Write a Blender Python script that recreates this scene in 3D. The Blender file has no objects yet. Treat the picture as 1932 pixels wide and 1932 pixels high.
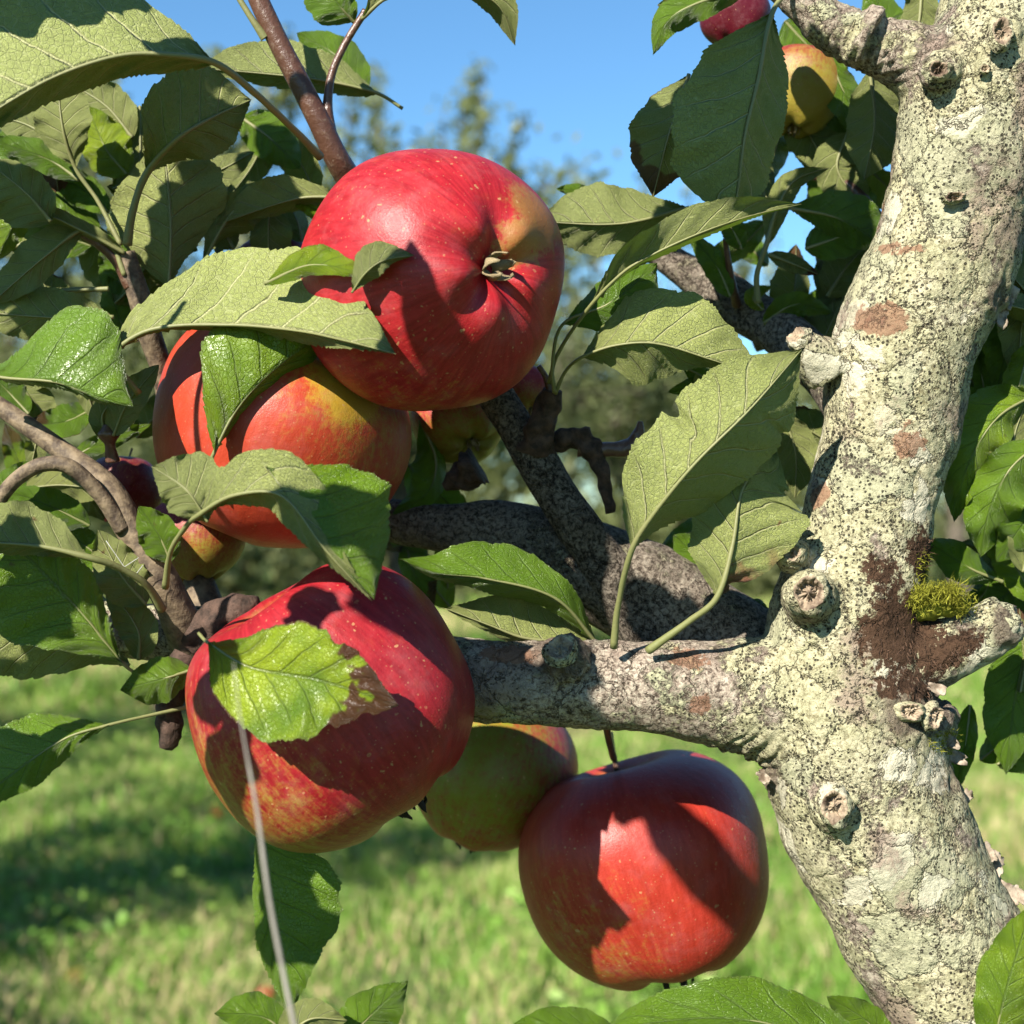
import bpy, bmesh, math, random
import numpy as np
from mathutils import Vector, Matrix, noise
random.seed(7); rng = np.random.default_rng(7)
SC = bpy.context.scene; COL = SC.collection
# ------------------------------------------------------------------ camera, world, sun
CAMH = 1.3; D0 = 0.40; F = 2654.0            # camera height (m), distance of the trunk (m), focal length in photo units
cam_d = bpy.data.cameras.new('camera'); cam = bpy.data.objects.new('camera', cam_d); COL.objects.link(cam)
cam.location = (0, 0, CAMH); cam.rotation_euler = (math.radians(90), 0, 0)
cam_d.sensor_width = 36; cam_d.lens = 36 * F / 1932.0; cam_d.clip_start = 0.02; cam_d.clip_end = 2000
cam_d.dof.use_dof = True; cam_d.dof.focus_distance = 0.385; cam_d.dof.aperture_fstop = 15
SC.camera = cam
SUN = Vector((-0.45, -0.69, 0.56)).normalized()
el = math.asin(SUN.z); az = math.atan2(SUN.x, SUN.y)
w = bpy.data.worlds.new('World'); SC.world = w; w.use_nodes = True
nt = w.node_tree; sky = nt.nodes.new('ShaderNodeTexSky'); sky.sky_type = 'NISHITA'; sky.sun_disc = False
sky.sun_elevation = el; sky.sun_rotation = az; sky.altitude = 100; sky.air_density = 1.0; sky.dust_density = 0.0; sky.ozone_density = 5.0
tint = nt.nodes.new('ShaderNodeVectorMath'); tint.operation = 'MULTIPLY'; tint.inputs[1].default_value = (0.75, 1.0, 1.03); nt.links.new(sky.outputs[0], tint.inputs[0])   # camera white balance
nt.links.new(tint.outputs[0], nt.nodes['Background'].inputs[0]); nt.nodes['Background'].inputs[1].default_value = 0.061
sl = bpy.data.lights.new('sun', 'SUN'); sl.energy = 5.0; sl.angle = math.radians(0.5); sl.color = (1.0, 0.93, 0.82)
so = bpy.data.objects.new('sun', sl); COL.objects.link(so); so.rotation_euler = SUN.to_track_quat('Z', 'Y').to_euler(); so.location = (0, 0, 8)
SC.view_settings.view_transform = 'Standard'; SC.view_settings.look = 'None'; SC.view_settings.exposure = 1.6; SC.view_settings.gamma = 1
SC.view_settings.use_curve_mapping = False
SC.cycles.max_bounces = 5; SC.cycles.diffuse_bounces = 3; SC.cycles.transparent_max_bounces = 8

# ------------------------------------------------------------------ helpers
BASE = Vector((0.14, 0.40, 0.0))             # foot of the apple tree
def W(p):
    """point given as photo x, photo y and depth step behind the trunk -> metres in the world"""
    p = np.asarray(p, float); dep = D0 + p[..., 2] * D0 / F
    return np.stack([(p[..., 0] - 966) / F * dep, dep, CAMH - (p[..., 1] - 966) / F * dep], -1)
def spl(pts, n):
    P = np.array(pts, float)
    if len(P) == 2: return P[0] + (P[1] - P[0]) * np.linspace(0, 1, n)[:, None]
    d = np.concatenate([[0], np.cumsum(np.linalg.norm(np.diff(P[:, :3], axis=0), axis=1))]); d /= d[-1]
    m = np.zeros_like(P); m[1:-1] = (P[2:] - P[:-2]) / (d[2:] - d[:-2])[:, None]
    m[0] = (P[1] - P[0]) / (d[1] - d[0]); m[-1] = (P[-1] - P[-2]) / (d[-1] - d[-2])
    t = np.linspace(0, 1, n); i = np.clip(np.searchsorted(d, t, side='right') - 1, 0, len(P) - 2)
    h = (d[i + 1] - d[i])[:, None]; u = ((t - d[i])[:, None]) / h
    return (2*u**3-3*u**2+1)*P[i] + (u**3-2*u**2+u)*h*m[i] + (-2*u**3+3*u**2)*P[i+1] + (u**3-u**2)*h*m[i+1]
def mesh_obj(name, V, Fc, mat=None, parent=None, smooth=True, origin=None):
    me = bpy.data.meshes.new(name)
    V = np.asarray(V, float)
    o = bpy.data.objects.new(name, me); COL.objects.link(o)
    if parent is not None:
        o.parent = parent; off = np.array(world_loc(parent)); V = V - off
    elif origin is not None:
        o.location = origin; V = V - np.array(origin)
    me.from_pydata(V.tolist(), [], [tuple(int(i) for i in f) for f in Fc]); me.update()
    if smooth: me.polygons.foreach_set('use_smooth', [True] * len(me.polygons))
    if mat: me.materials.append(mat)
    return o
def fast_mesh(name, V, Q, mat, parent=None, k=4, smooth=False):
    me = bpy.data.meshes.new(name); V = np.asarray(V, float)
    o = bpy.data.objects.new(name, me); COL.objects.link(o)
    if parent is not None: o.parent = parent; V = V - np.array(world_loc(parent))
    Q = np.asarray(Q, int); me.vertices.add(len(V)); me.vertices.foreach_set('co', V.ravel())
    me.loops.add(Q.size); me.loops.foreach_set('vertex_index', Q.ravel())
    me.polygons.add(len(Q)); me.polygons.foreach_set('loop_start', np.arange(0, Q.size, k)); me.polygons.foreach_set('loop_total', np.full(len(Q), k))
    me.update(calc_edges=True); me.validate()
    if smooth: me.polygons.foreach_set('use_smooth', [True] * len(me.polygons))
    me.materials.append(mat); return o
def world_loc(o):
    v = Vector(o.location)
    while o.parent: o = o.parent; v = v + o.location
    return v
def tag(o, label=None, cat=None, group=None, kind=None):
    if label: o['label'] = label
    if cat: o['category'] = cat
    if group: o['group'] = group
    if kind: o['kind'] = kind
    return o
def empty(name, loc, label, cat, group=None):
    o = bpy.data.objects.new(name, None); COL.objects.link(o); o.location = loc; o.empty_display_size = 0.02
    return tag(o, label, cat, group)
def tube_geo(pts, n=40, seg=16, ns=0.0, nf=40.0, photo=True, cap=True, seed=0.0):
    S = spl(pts, n)
    if photo: C = W(S[:, :3]); R = S[:, 3] * C[:, 1] / F
    else: C = S[:, :3]; R = S[:, 3]
    T = np.gradient(C, axis=0); T /= np.linalg.norm(T, axis=1)[:, None]
    up = np.array([0.31, -0.84, 0.45]); V = []; a = np.arange(seg) * 2 * math.pi / seg
    n0 = np.cross(T[0], up); n0 /= np.linalg.norm(n0)
    for i in range(n):
        n0 = n0 - T[i] * np.dot(n0, T[i]); n0 /= np.linalg.norm(n0); b = np.cross(T[i], n0)
        for k in range(seg):
            d = n0 * math.cos(a[k]) + b * math.sin(a[k]); r = R[i]
            if ns: 
                q = C[i] + d * R[i]
                r *= 1 + ns * noise.noise(Vector(q * nf) + Vector((seed, 0, 0)))
            V.append(C[i] + d * r)
    Fc = [(i*seg+k, i*seg+(k+1) % seg, (i+1)*seg+(k+1) % seg, (i+1)*seg+k) for i in range(n-1) for k in range(seg)]
    if cap:
        V += [C[0], C[-1]]; c0, c1 = len(V)-2, len(V)-1
        Fc += [(c0, (k+1) % seg, k) for k in range(seg)] + [(c1, (n-1)*seg+k, (n-1)*seg+(k+1) % seg) for k in range(seg)]
    return np.array(V), Fc
def tube(name, pts, mat, parent=None, **kw):
    V, Fc = tube_geo(pts, **kw); return mesh_obj(name, V, Fc, mat, parent)

# ------------------------------------------------------------------ node helpers
class NT:
    def __init__(s, name):
        s.m = bpy.data.materials.new(name); s.m.use_nodes = True; s.t = s.m.node_tree; s.t.nodes.clear()
        s.out = s.n('ShaderNodeOutputMaterial')
    def n(s, typ, **kw):
        x = s.t.nodes.new(typ)
        for k, v in kw.items(): setattr(x, k, v)
        return x
    def set(s, sock, v):
        if v is None: return
        if isinstance(v, bpy.types.NodeSocket): s.t.links.new(v, sock)
        elif isinstance(v, (tuple, list)) and len(v) == 3 and sock.type == 'RGBA': sock.default_value = (*v, 1)
        else: sock.default_value = v
    def math(s, op, a, b=None, c=None, clamp=False):
        x = s.n('ShaderNodeMath', operation=op, use_clamp=clamp); s.set(x.inputs[0], a); s.set(x.inputs[1], b)
        if c is not None: s.set(x.inputs[2], c)
        return x.outputs[0]
    def vm(s, op, a, b=None, out=0, scale=None):
        x = s.n('ShaderNodeVectorMath', operation=op); s.set(x.inputs[0], a); s.set(x.inputs[1], b)
        if scale is not None: s.set(x.inputs['Scale'], scale)
        return x.outputs['Value'] if out else x.outputs[0]
    def ss(s, v, lo, hi, a=0.0, b=1.0):
        x = s.n('ShaderNodeMapRange', interpolation_type='SMOOTHSTEP'); s.set(x.inputs[0], v)
        s.set(x.inputs[1], lo); s.set(x.inputs[2], hi); s.set(x.inputs[3], a); s.set(x.inputs[4], b); return x.outputs[0]
    def noise(s, vec, scale, detail=3, rough=0.55, dist=0.0):
        x = s.n('ShaderNodeTexNoise'); s.set(x.inputs['Vector'], vec); s.set(x.inputs['Scale'], scale); s.set(x.inputs['Detail'], detail)
        s.set(x.inputs['Roughness'], rough); s.set(x.inputs['Distortion'], dist); return x
    def vor(s, vec, scale, feature='F1', rnd=1.0):
        x = s.n('ShaderNodeTexVoronoi', feature=feature); s.set(x.inputs['Vector'], vec); s.set(x.inputs['Scale'], scale)
        s.set(x.inputs['Randomness'], rnd); return x
    def mix(s, f, a, b):
        x = s.n('ShaderNodeMix', data_type='RGBA'); s.set(x.inputs[0], f); s.set(x.inputs[6], a); s.set(x.inputs[7], b); return x.outputs[2]
    def xyz(s, v): x = s.n('ShaderNodeSeparateXYZ'); s.set(x.inputs[0], v); return x.outputs
    def comb(s, a, b, c):
        x = s.n('ShaderNodeCombineXYZ'); s.set(x.inputs[0], a); s.set(x.inputs[1], b); s.set(x.inputs[2], c); return x.outputs[0]
    def attr(s, name, typ='OBJECT'):
        x = s.n('ShaderNodeAttribute', attribute_type=typ, attribute_name=name); return x.outputs['Fac']
    def bump(s, h, strength, dist, normal=None):
        x = s.n('ShaderNodeBump'); s.set(x.inputs['Strength'], strength); s.set(x.inputs['Distance'], dist); s.set(x.inputs['Height'], h)
        if normal: s.set(x.inputs['Normal'], normal)
        return x.outputs[0]
    def k(s, col, f=0.42): return s.vm('SCALE', tuple(col) if isinstance(col, tuple) else col, scale=f)
    def pr(s, col, rough=0.5, spec=0.5, normal=None, kf=0.42, **kw):
        x = s.n('ShaderNodeBsdfPrincipled'); s.set(x.inputs['Base Color'], s.k(col, kf)); s.set(x.inputs['Roughness'], rough)
        s.set(x.inputs['Specular IOR Level'], spec)
        if normal: s.set(x.inputs['Normal'], normal)
        for k, v in kw.items(): s.set(x.inputs[k.replace('_', ' ')], v)
        return x.outputs[0]
    def ms(s, f, a, b): x = s.n('ShaderNodeMixShader'); s.set(x.inputs[0], f); s.t.links.new(a, x.inputs[1]); s.t.links.new(b, x.inputs[2]); return x.outputs[0]
    def done(s, sh): s.t.links.new(sh, s.out.inputs[0]); return s.m

# ------------------------------------------------------------------ materials
def mat_leaf():
    g = NT('apple_leaf'); uv = g.n('ShaderNodeUVMap').outputs[0]; x = g.xyz(uv); t = x[0]; v = x[1]
    s = g.math('MULTIPLY_ADD', v, 2.0, -1.0); a = g.math('ABSOLUTE', s)
    rnd = g.n('ShaderNodeObjectInfo').outputs['Random']
    side = g.math('GREATER_THAN', s, 0.0)
    co = g.n('ShaderNodeTexCoord').outputs['Object']
    nz = g.noise(co, 70, 3); nn = nz.outputs[0]
    fine = g.noise(co, 600, 3, 0.65).outputs[0]
    ph = g.math('SUBTRACT', t, g.math('MULTIPLY', a, g.math('MULTIPLY_ADD', a, -0.07, 0.27)))
    ph = g.math('MULTIPLY_ADD', ph, 7.0, g.math('MULTIPLY', side, 0.45))
    ph = g.math('ADD', ph, g.math('MULTIPLY', nn, 0.5))
    fr = g.math('FRACT', ph); vd = g.math('MULTIPLY', g.math('ABSOLUTE', g.math('SUBTRACT', fr, 0.5)), 2.0)
    vein = g.math('MULTIPLY', g.ss(vd, g.math('MULTIPLY_ADD', a, 0.06, 0.86), 0.985), g.ss(a, 0.55, 0.98, 1, 0.1))
    mid = g.ss(a, 0.015, 0.05, 1, 0)
    vein = g.math('MAXIMUM', vein, mid)
    vv = g.comb(g.math('MULTIPLY_ADD', g.math('FLOOR', ph), 0.5, g.math('MULTIPLY', t, 30)), g.math('MULTIPLY', s, 9), 0)
    ter = g.vor(vv, 1.6, 'DISTANCE_TO_EDGE').outputs[0]; terw = g.ss(ter, 0.0, 0.10, 1, 0)
    vor2 = g.vor(vv, 5.5, 'DISTANCE_TO_EDGE').outputs[0]; net = g.ss(vor2, 0.0, 0.18, 1, 0)
    puff = g.math('MULTIPLY', vd, -1.0)
    edge = g.ss(a, 0.93, 0.995)
    # damage: brown spots and blush, by object property
    brown = g.attr('brown'); pink = g.attr('blush'); yel = g.attr('yellow')
    spotn = g.noise(co, 160, 2).outputs[0]
    spots = g.ss(spotn, g.math('MULTIPLY_ADD', rnd, -0.04, 0.76), 0.79)
    tipm = g.math('MULTIPLY', brown, g.ss(g.math('ADD', g.math('MULTIPLY_ADD', t, 1.0, g.math('MULTIPLY', a, 0.12)), g.math('MULTIPLY_ADD', spotn, 0.9, -0.45)), 0.80, 0.90))
    rim = g.math('MULTIPLY', g.math('MULTIPLY', brown, edge), g.ss(nn, 0.45, 0.6))
    bm = g.math('MAXIMUM', g.math('MAXIMUM', tipm, rim), g.math('MULTIPLY', spots, 0.8), clamp=True)
    pm = g.math('MULTIPLY', pink, g.ss(g.noise(co, 120, 3).outputs[0], 0.45, 0.62))
    pm = g.math('MULTIPLY', pm, g.math('MULTIPLY', side, g.ss(t, 0.45, 0.1)))
    # top
    ct = g.mix(nn, (0.085, 0.20, 0.008), (0.26, 0.46, 0.022))
    ct = g.mix(g.math('MULTIPLY', rnd, 0.5), ct, (0.26, 0.44, 0.02))
    ct = g.mix(g.math('MULTIPLY', yel, g.ss(nn, 0.3, 0.7)), ct, (0.46, 0.62, 0.02))
    ct = g.mix(g.math('MULTIPLY', vein, 0.55), ct, (0.20, 0.30, 0.08))
    ct = g.mix(g.math('MULTIPLY', terw, 0.16), ct, (0.16, 0.26, 0.06))
    ct = g.mix(g.math('MULTIPLY', edge, 0.5), ct, (0.22, 0.30, 0.08))
    dust = g.math('MULTIPLY', g.attr('dust'), g.ss(g.noise(co, 900, 4, 0.7).outputs[0], 0.60, 0.72))
    ct = g.mix(g.math('MULTIPLY', dust, 0.6), ct, (0.35, 0.42, 0.30))
    ct = g.mix(bm, ct, (0.13, 0.05, 0.02))
    ht = g.math('SUBTRACT', g.math('MULTIPLY', fine, 0.35), g.math('ADD', g.math('MULTIPLY', vein, 0.9), g.math('ADD', g.math('MULTIPLY', terw, 0.45), g.math('MULTIPLY', net, 0.16))))
    nt_ = g.bump(ht, 0.9, 0.00038)
    rt = g.math('MULTIPLY_ADD', g.noise(co, 200, 3).outputs[0], 0.28, 0.17)
    top = g.pr(ct, rt, 0.42, nt_)
    # underside
    cu = g.mix(nn, (0.31, 0.36, 0.085), (0.46, 0.51, 0.14))
    cu = g.mix(g.math('MULTIPLY', rnd, 0.35), cu, (0.24, 0.30, 0.10))
    cu = g.mix(g.ss(fine, 0.5, 0.3, 0, .5), cu, (0.20, 0.24, 0.06))
    cu = g.mix(g.math('MULTIPLY', net, 0.25), cu, (0.46, 0.50, 0.24))
    cu = g.mix(g.math('MULTIPLY', terw, 0.45), cu, (0.56, 0.60, 0.28))
    cu = g.mix(g.math('MULTIPLY', vein, 0.85), cu, (0.72, 0.72, 0.36))
    cu = g.mix(g.math('MULTIPLY', yel, 0.3), cu, (0.35, 0.36, 0.08))
    cu = g.mix(pm, cu, (0.36, 0.13, 0.08)); cu = g.mix(bm, cu, (0.20, 0.07, 0.03))
    hu = g.math('ADD', g.math('MULTIPLY', vein, 2.2), g.math('ADD', g.math('MULTIPLY', terw, 0.5), g.math('ADD', g.math('MULTIPLY', net, 0.25), g.math('MULTIPLY', fine, 0.35))))
    nu = g.bump(hu, 1.0, 0.00055)
    und = g.pr(cu, 0.65, 0.3, nu, kf=0.60)
    tr = g.n('ShaderNodeBsdfTranslucent')
    ctr = g.mix(nn, (0.16, 0.30, 0.015), (0.26, 0.42, 0.03)); ctr = g.mix(g.math('MULTIPLY', vein, 0.6), ctr, (0.08, 0.16, 0.02))
    ctr = g.mix(g.math('MULTIPLY', terw, 0.4), ctr, (0.10, 0.2, 0.02))
    ctr = g.mix(bm, ctr, (0.10, 0.03, 0.01)); ctr = g.mix(g.math('MULTIPLY', yel, 0.6), ctr, (0.55, 0.60, 0.03)); g.set(tr.inputs[0], g.k(ctr, 0.5))
    bf = g.n('ShaderNodeNewGeometry').outputs['Backfacing']
    sh = g.ms(bf, g.ms(0.30, top, tr.outputs[0]), g.ms(0.22, und, tr.outputs[0]))
    return g.done(sh)
def mat_petiole():
    g = NT('petiole'); co = g.n('ShaderNodeTexCoord').outputs['Object']; rnd = g.n('ShaderNodeObjectInfo').outputs['Random']
    n = g.noise(co, 90, 3).outputs[0]
    c = g.mix(n, (0.26, 0.30, 0.09), (0.36, 0.34, 0.15)); c = g.mix(g.math('MULTIPLY', g.ss(n, 0.5, 0.7), g.attr('red')), c, (0.26, 0.07, 0.04))
    f = g.noise(co, 900, 3).outputs[0]
    return g.done(g.pr(c, 0.55, 0.4, g.bump(f, 0.5, 0.0002)))
def mat_twig():
    g = NT('young_twig'); co = g.n('ShaderNodeTexCoord').outputs['Object']
    n = g.noise(co, 60, 4).outputs[0]; n2 = g.noise(co, 500, 4, 0.7).outputs[0]
    c = g.mix(n, (0.085, 0.030, 0.020), (0.24, 0.12, 0.075)); c = g.mix(g.ss(n2, 0.52, 0.70, 0, .6), c, (0.34, 0.24, 0.17))
    d = g.vor(co, 420).outputs[0]; c = g.mix(g.ss(d, 0.10, 0.18, 0.35, 0), c, (0.42, 0.34, 0.25))
    return g.done(g.pr(c, 0.32, 0.45, g.bump(g.math('ADD', n2, g.math('MULTIPLY', n, 2)), 0.6, 0.0006)))
def mat_bark(name, lichen, grey=0.0):
    g = NT(name); co = g.n('ShaderNodeTexCoord').outputs['Object']
    wob = g.noise(co, 70, 5, 0.7).outputs[1]; wv = g.vm('ADD', co, g.vm('SCALE', g.vm('SUBTRACT', wob, (0.5, 0.5, 0.5)), scale=0.016))
    n1 = g.noise(co, 30, 4).outputs[0]; n2 = g.noise(co, 130, 5, 0.65).outputs[0]; n3 = g.noise(co, 700, 5, 0.75, 0.6).outputs[0]; n4 = g.noise(wv, 55, 3).outputs[0]
    cell = g.vor(wv, 62); cid = g.xyz(cell.outputs['Color']); edge = g.vor(wv, 62, 'DISTANCE_TO_EDGE').outputs[0]
    e2 = g.vor(wv, 110, 'DISTANCE_TO_EDGE').outputs[0]; cid2 = g.xyz(g.vor(wv, 110).outputs['Color'])
    grey_ = g.attr('weathered', 'GEOMETRY'); n5 = g.noise(co, 1700, 4, 0.8).outputs[0]
    bark = g.mix(n2, (0.30, 0.23, 0.18), (0.52, 0.43, 0.34)); bark = g.mix(g.ss(n3, 0.47, 0.60), bark, (0.68, 0.60, 0.47)); bark = g.mix(g.ss(n3, 0.48, 0.38), bark, (0.10, 0.075, 0.055))
    li = g.mix(n1, (0.60, 0.56, 0.34), (0.68, 0.63, 0.46)); li = g.mix(g.ss(n2, 0.35, 0.65), li, (0.50, 0.48, 0.29))
    li = g.mix(g.ss(n3, 0.50, 0.62, 0.0, 0.7), li, (0.76, 0.71, 0.43)); li = g.mix(g.ss(n3, 0.50, 0.38, 0.0, 0.85), li, (0.22, 0.19, 0.10)); li = g.mix(g.ss(n5, 0.46, 0.36, 0.0, 0.7), li, (0.16, 0.14, 0.08))
    white = g.ss(cid2[0], 0.86, 0.88); li = g.mix(g.math('MULTIPLY', white, 0.7), li, (0.80, 0.75, 0.58))
    grn = g.ss(cid[1], 0.72, 0.78); li = g.mix(g.math('MULTIPLY', grn, 0.4), li, (0.48, 0.50, 0.34))
    lq = g.math('ADD', g.math('MULTIPLY', n4, 0.8), g.math('ADD', g.math('MULTIPLY', n2, 0.45), g.math('MULTIPLY', n3, 0.30))); lq = g.math('SUBTRACT', lq, g.math('MULTIPLY', grey_, 0.16))
    lm = g.ss(lq, 0.98 - 0.34 * lichen, 1.05 - 0.34 * lichen)
    bare = g.attr('bare', 'GEOMETRY'); mar = g.attr('maroon', 'GEOMETRY'); rough = g.attr('rough', 'GEOMETRY')
    bm = g.ss(g.math('ADD', bare, g.math('MULTIPLY_ADD', g.noise(co, 260, 5, 0.7).outputs[0], 2.0, -1.0)), 0.45, 0.6)
    c = g.mix(lm, bark, li)
    pk = g.ss(g.math('ADD', g.math('MULTIPLY', g.noise(wv, 38, 4).outputs[0], 0.8), g.math('MULTIPLY', n3, 0.25)), 0.57, 0.66)
    c = g.mix(g.math('MULTIPLY', pk, 0.75), c, (0.33, 0.235, 0.19))
    # thin cracks between lichen plates
    cr = g.math('MULTIPLY', g.ss(edge, 0.0, 0.018, 1, 0), g.ss(n2, 0.38, 0.50)); cr2 = g.math('MULTIPLY', g.ss(e2, 0.0, 0.028, 1, 0), g.ss(n1, 0.40, 0.52))
    crk = g.math('MAXIMUM', cr, g.math('MULTIPLY', cr2, 0.7)); c = g.mix(g.math('MULTIPLY', crk, 0.75), c, (0.10, 0.075, 0.05))
    # black fruiting dots
    dv = g.vor(g.vm('ADD', co, g.vm('SCALE', g.vm('SUBTRACT', g.noise(co, 900, 2).outputs[1], (0.5, 0.5, 0.5)), scale=0.0006)), 900); did = g.xyz(dv.outputs['Color'])
    dens = g.ss(g.noise(wv, 60, 4, 0.65).outputs[0], 0.31, 0.52)
    rr = g.math('MULTIPLY', g.math('MULTIPLY_ADD', did[0], 0.36, 0.10), dens); dot = g.math('LESS_THAN', dv.outputs[0], rr)
    dot = g.math('MULTIPLY', g.ss(g.math('SUBTRACT', rr, dv.outputs[0]), -0.02, 0.04), g.math('GREATER_THAN', rr, 0.17)); dot = g.math('MULTIPLY', dot, g.math('MAXIMUM', lm, 0.25))
    dot = g.math('MULTIPLY', dot, g.math('SUBTRACT', 1.0, g.math('MULTIPLY', white, 0.85)))
    c = g.mix(g.math('MULTIPLY', bm, 0.85), c, g.mix(n2, (0.22, 0.10, 0.06), (0.42, 0.24, 0.15)))
    c = g.mix(g.math('MULTIPLY', g.math('MULTIPLY', dot, g.math('SUBTRACT', 1, bm)), 0.9), c, (0.035, 0.03, 0.022))
    rm = g.ss(g.math('ADD', rough, g.math('MULTIPLY_ADD', n2, 1.2, -0.6)), 0.4, 0.75); c = g.mix(g.math('MULTIPLY', rm, 0.75), c, g.mix(n3, (0.10, 0.06, 0.04), (0.42, 0.33, 0.26)))
    mm = g.ss(g.math('ADD', mar, g.math('MULTIPLY_ADD', g.noise(co, 420, 4, 0.75).outputs[0], 1.9, -0.95)), 0.46, 0.62); c = g.mix(mm, c, g.mix(n3, (0.035, 0.018, 0.010), (0.15, 0.085, 0.05)))
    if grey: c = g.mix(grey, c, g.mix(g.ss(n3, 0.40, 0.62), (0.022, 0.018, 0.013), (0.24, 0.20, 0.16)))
    h = g.math('ADD', g.math('MULTIPLY', n2, 1.3), g.math('MULTIPLY', n3, 0.55))
    h = g.math('SUBTRACT', h, g.math('MULTIPLY', crk, 0.55)); h = g.math('ADD', h, g.math('MULTIPLY', dot, 0.3))
    h = g.math('ADD', h, g.math('MULTIPLY', g.math('MULTIPLY', lm, g.ss(edge, 0, 0.1)), 0.35)); h = g.math('ADD', h, g.math('MULTIPLY', g.math('MULTIPLY', rough, n3), 1.5))
    return g.done(g.pr(c, 0.88, 0.12, g.bump(h, 1.0, 0.0013), kf=0.51))
def mat_plain(name, c1, c2, scale=60, rough=0.7, bump=0.0005, spec=0.3, trans=None):
    g = NT(name); co = g.n('ShaderNodeTexCoord').outputs['Object']; n = g.noise(co, scale, 4, 0.65).outputs[0]
    c = g.mix(g.ss(n, 0.3, 0.7), c1, c2); p = g.pr(c, rough, spec, g.bump(n, 0.8, bump), kf=0.6)
    if trans:
        tr = g.n('ShaderNodeBsdfTranslucent'); g.set(tr.inputs[0], g.k(trans)); p = g.ms(0.3, p, tr.outputs[0])
    return g.done(p)
def mat_apple(name, ydir=(0, 0, 1), yamt=0.0, russet=None, green=0.0, dark=0.0, orange=0.0, rcol=((0.40, 0.16, 0.03), (0.62, 0.34, 0.10))):
    """ydir: local direction of the less ripe (yellow) side; russet: list of (local dir, size)"""
    g = NT(name); co = g.n('ShaderNodeTexCoord').outputs['Object']; x = g.xyz(co)
    pl = g.comb(x[0], x[1], 0.0); u = g.vm('NORMALIZE', pl); ux = g.xyz(u)
    sv = g.comb(g.math('MULTIPLY', ux[0], 7.0), g.math('MULTIPLY', ux[1], 7.0), g.math('MULTIPLY', x[2], 1.6))
    streak = g.noise(sv, 2.6, 8, 0.72).outputs[0]; speck = g.noise(co, 22, 4, 0.7).outputs[0]; mott = g.noise(co, 7, 5, 0.7).outputs[0]; big = g.noise(co, 1.4, 2).outputs[0]; f = g.noise(co, 60, 4, 0.7).outputs[0]
    dv = g.n('ShaderNodeVectorMath', operation='DOT_PRODUCT'); g.set(dv.inputs[0], g.vm('NORMALIZE', co)); g.set(dv.inputs[1], tuple(ydir))
    ym = g.math('ADD', g.math('MULTIPLY', dv.outputs['Value'], 0.55), g.math('ADD', g.math('MULTIPLY_ADD', streak, 0.8, -0.40), g.math('ADD', g.math('MULTIPLY_ADD', mott, 0.6, -0.3), g.math('MULTIPLY_ADD', speck, 0.8, -0.4))))
    ym = g.ss(g.math('ADD', ym, yamt), 0.12, 0.75)
    red = g.mix(g.ss(streak, 0.35, 0.65), (0.42, 0.010, 0.018), (0.66, 0.030, 0.040)); red = g.mix(g.ss(mott, 0.50, 0.78, 0, 0.5), red, (0.60, 0.07, 0.028))
    if orange: red = g.mix(orange, red, g.mix(streak, (0.66, 0.05, 0.02), (0.80, 0.16, 0.04)))
    if dark: red = g.mix(dark, red, (0.16, 0.005, 0.02))
    yel = g.mix(mott, (0.50, 0.30, 0.04), (0.46, 0.42, 0.07)); yel = g.mix(green, yel, g.mix(mott, (0.24, 0.28, 0.02), (0.36, 0.36, 0.03)))
    c = g.mix(ym, red, yel)
    # stem cavity russet
    cav = g.ss(g.math('ADD', g.vm('LENGTH', pl, out=1), g.math('MULTIPLY_ADD', mott, 0.2, -0.1)), 0.16, 0.36, 1, 0)
    cav = g.math('MULTIPLY', cav, g.math('GREATER_THAN', x[2], 0.0)); c = g.mix(g.math('MULTIPLY', cav, 0.85), c, g.mix(f, (0.36, 0.24, 0.03), (0.50, 0.36, 0.06)))
    for rd, sz in (russet or []):
        d2 = g.vm('LENGTH', g.vm('MULTIPLY', g.vm('SUBTRACT', g.vm('NORMALIZE', co), tuple(rd)), (1, 1, 1)), out=1)
        m = g.ss(g.math('ADD', d2, g.math('MULTIPLY_ADD', g.noise(co, 9, 5, 0.75).outputs[0], 0.55, -0.27)), sz, sz * 0.55); c = g.mix(g.math('MULTIPLY', m, 0.85), c, g.mix(f, *rcol))
    # lenticels
    lv = g.vor(g.vm('ADD', co, g.vm('SCALE', g.noise(co, 12, 2).outputs[1], scale=0.08)), 13); lid = g.xyz(lv.outputs['Color'])
    ld = g.math('MULTIPLY', g.ss(g.math('SUBTRACT', g.math('MULTIPLY', lid[0], 0.20), lv.outputs[0]), 0.0, 0.04), g.ss(mott, 0.35, 0.6, 0.25, 1))
    c = g.mix(g.math('MULTIPLY', ld, 0.75), c, (0.80, 0.45, 0.20))
    lv2 = g.vor(co, 30); l2 = g.xyz(lv2.outputs['Color']); c = g.mix(g.math('MULTIPLY', g.ss(g.math('SUBTRACT', g.math('MULTIPLY', l2[1], 0.24), lv2.outputs[0]), 0.0, 0.06), 0.4), c, (0.80, 0.42, 0.20))
    # waxy bloom
    bl = g.ss(g.noise(co, 3.2, 5, 0.7).outputs[0], 0.45, 0.75); c = g.mix(g.math('MULTIPLY', bl, 0.13), c, (0.70, 0.40, 0.42))
    r = g.math('MULTIPLY_ADD', bl, 0.16, g.math('MULTIPLY_ADD', f, 0.14, 0.33))
    h = g.math('ADD', g.math('MULTIPLY', f, 0.25), g.math('MULTIPLY', mott, 0.7))
    b = g.n('ShaderNodeBump'); g.set(b.inputs['Strength'], 0.30); g.set(b.inputs['Distance'], 0.0012); g.set(b.inputs['Height'], h)
    return g.done(g.pr(c, r, 0.30, b.outputs[0]))
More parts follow.
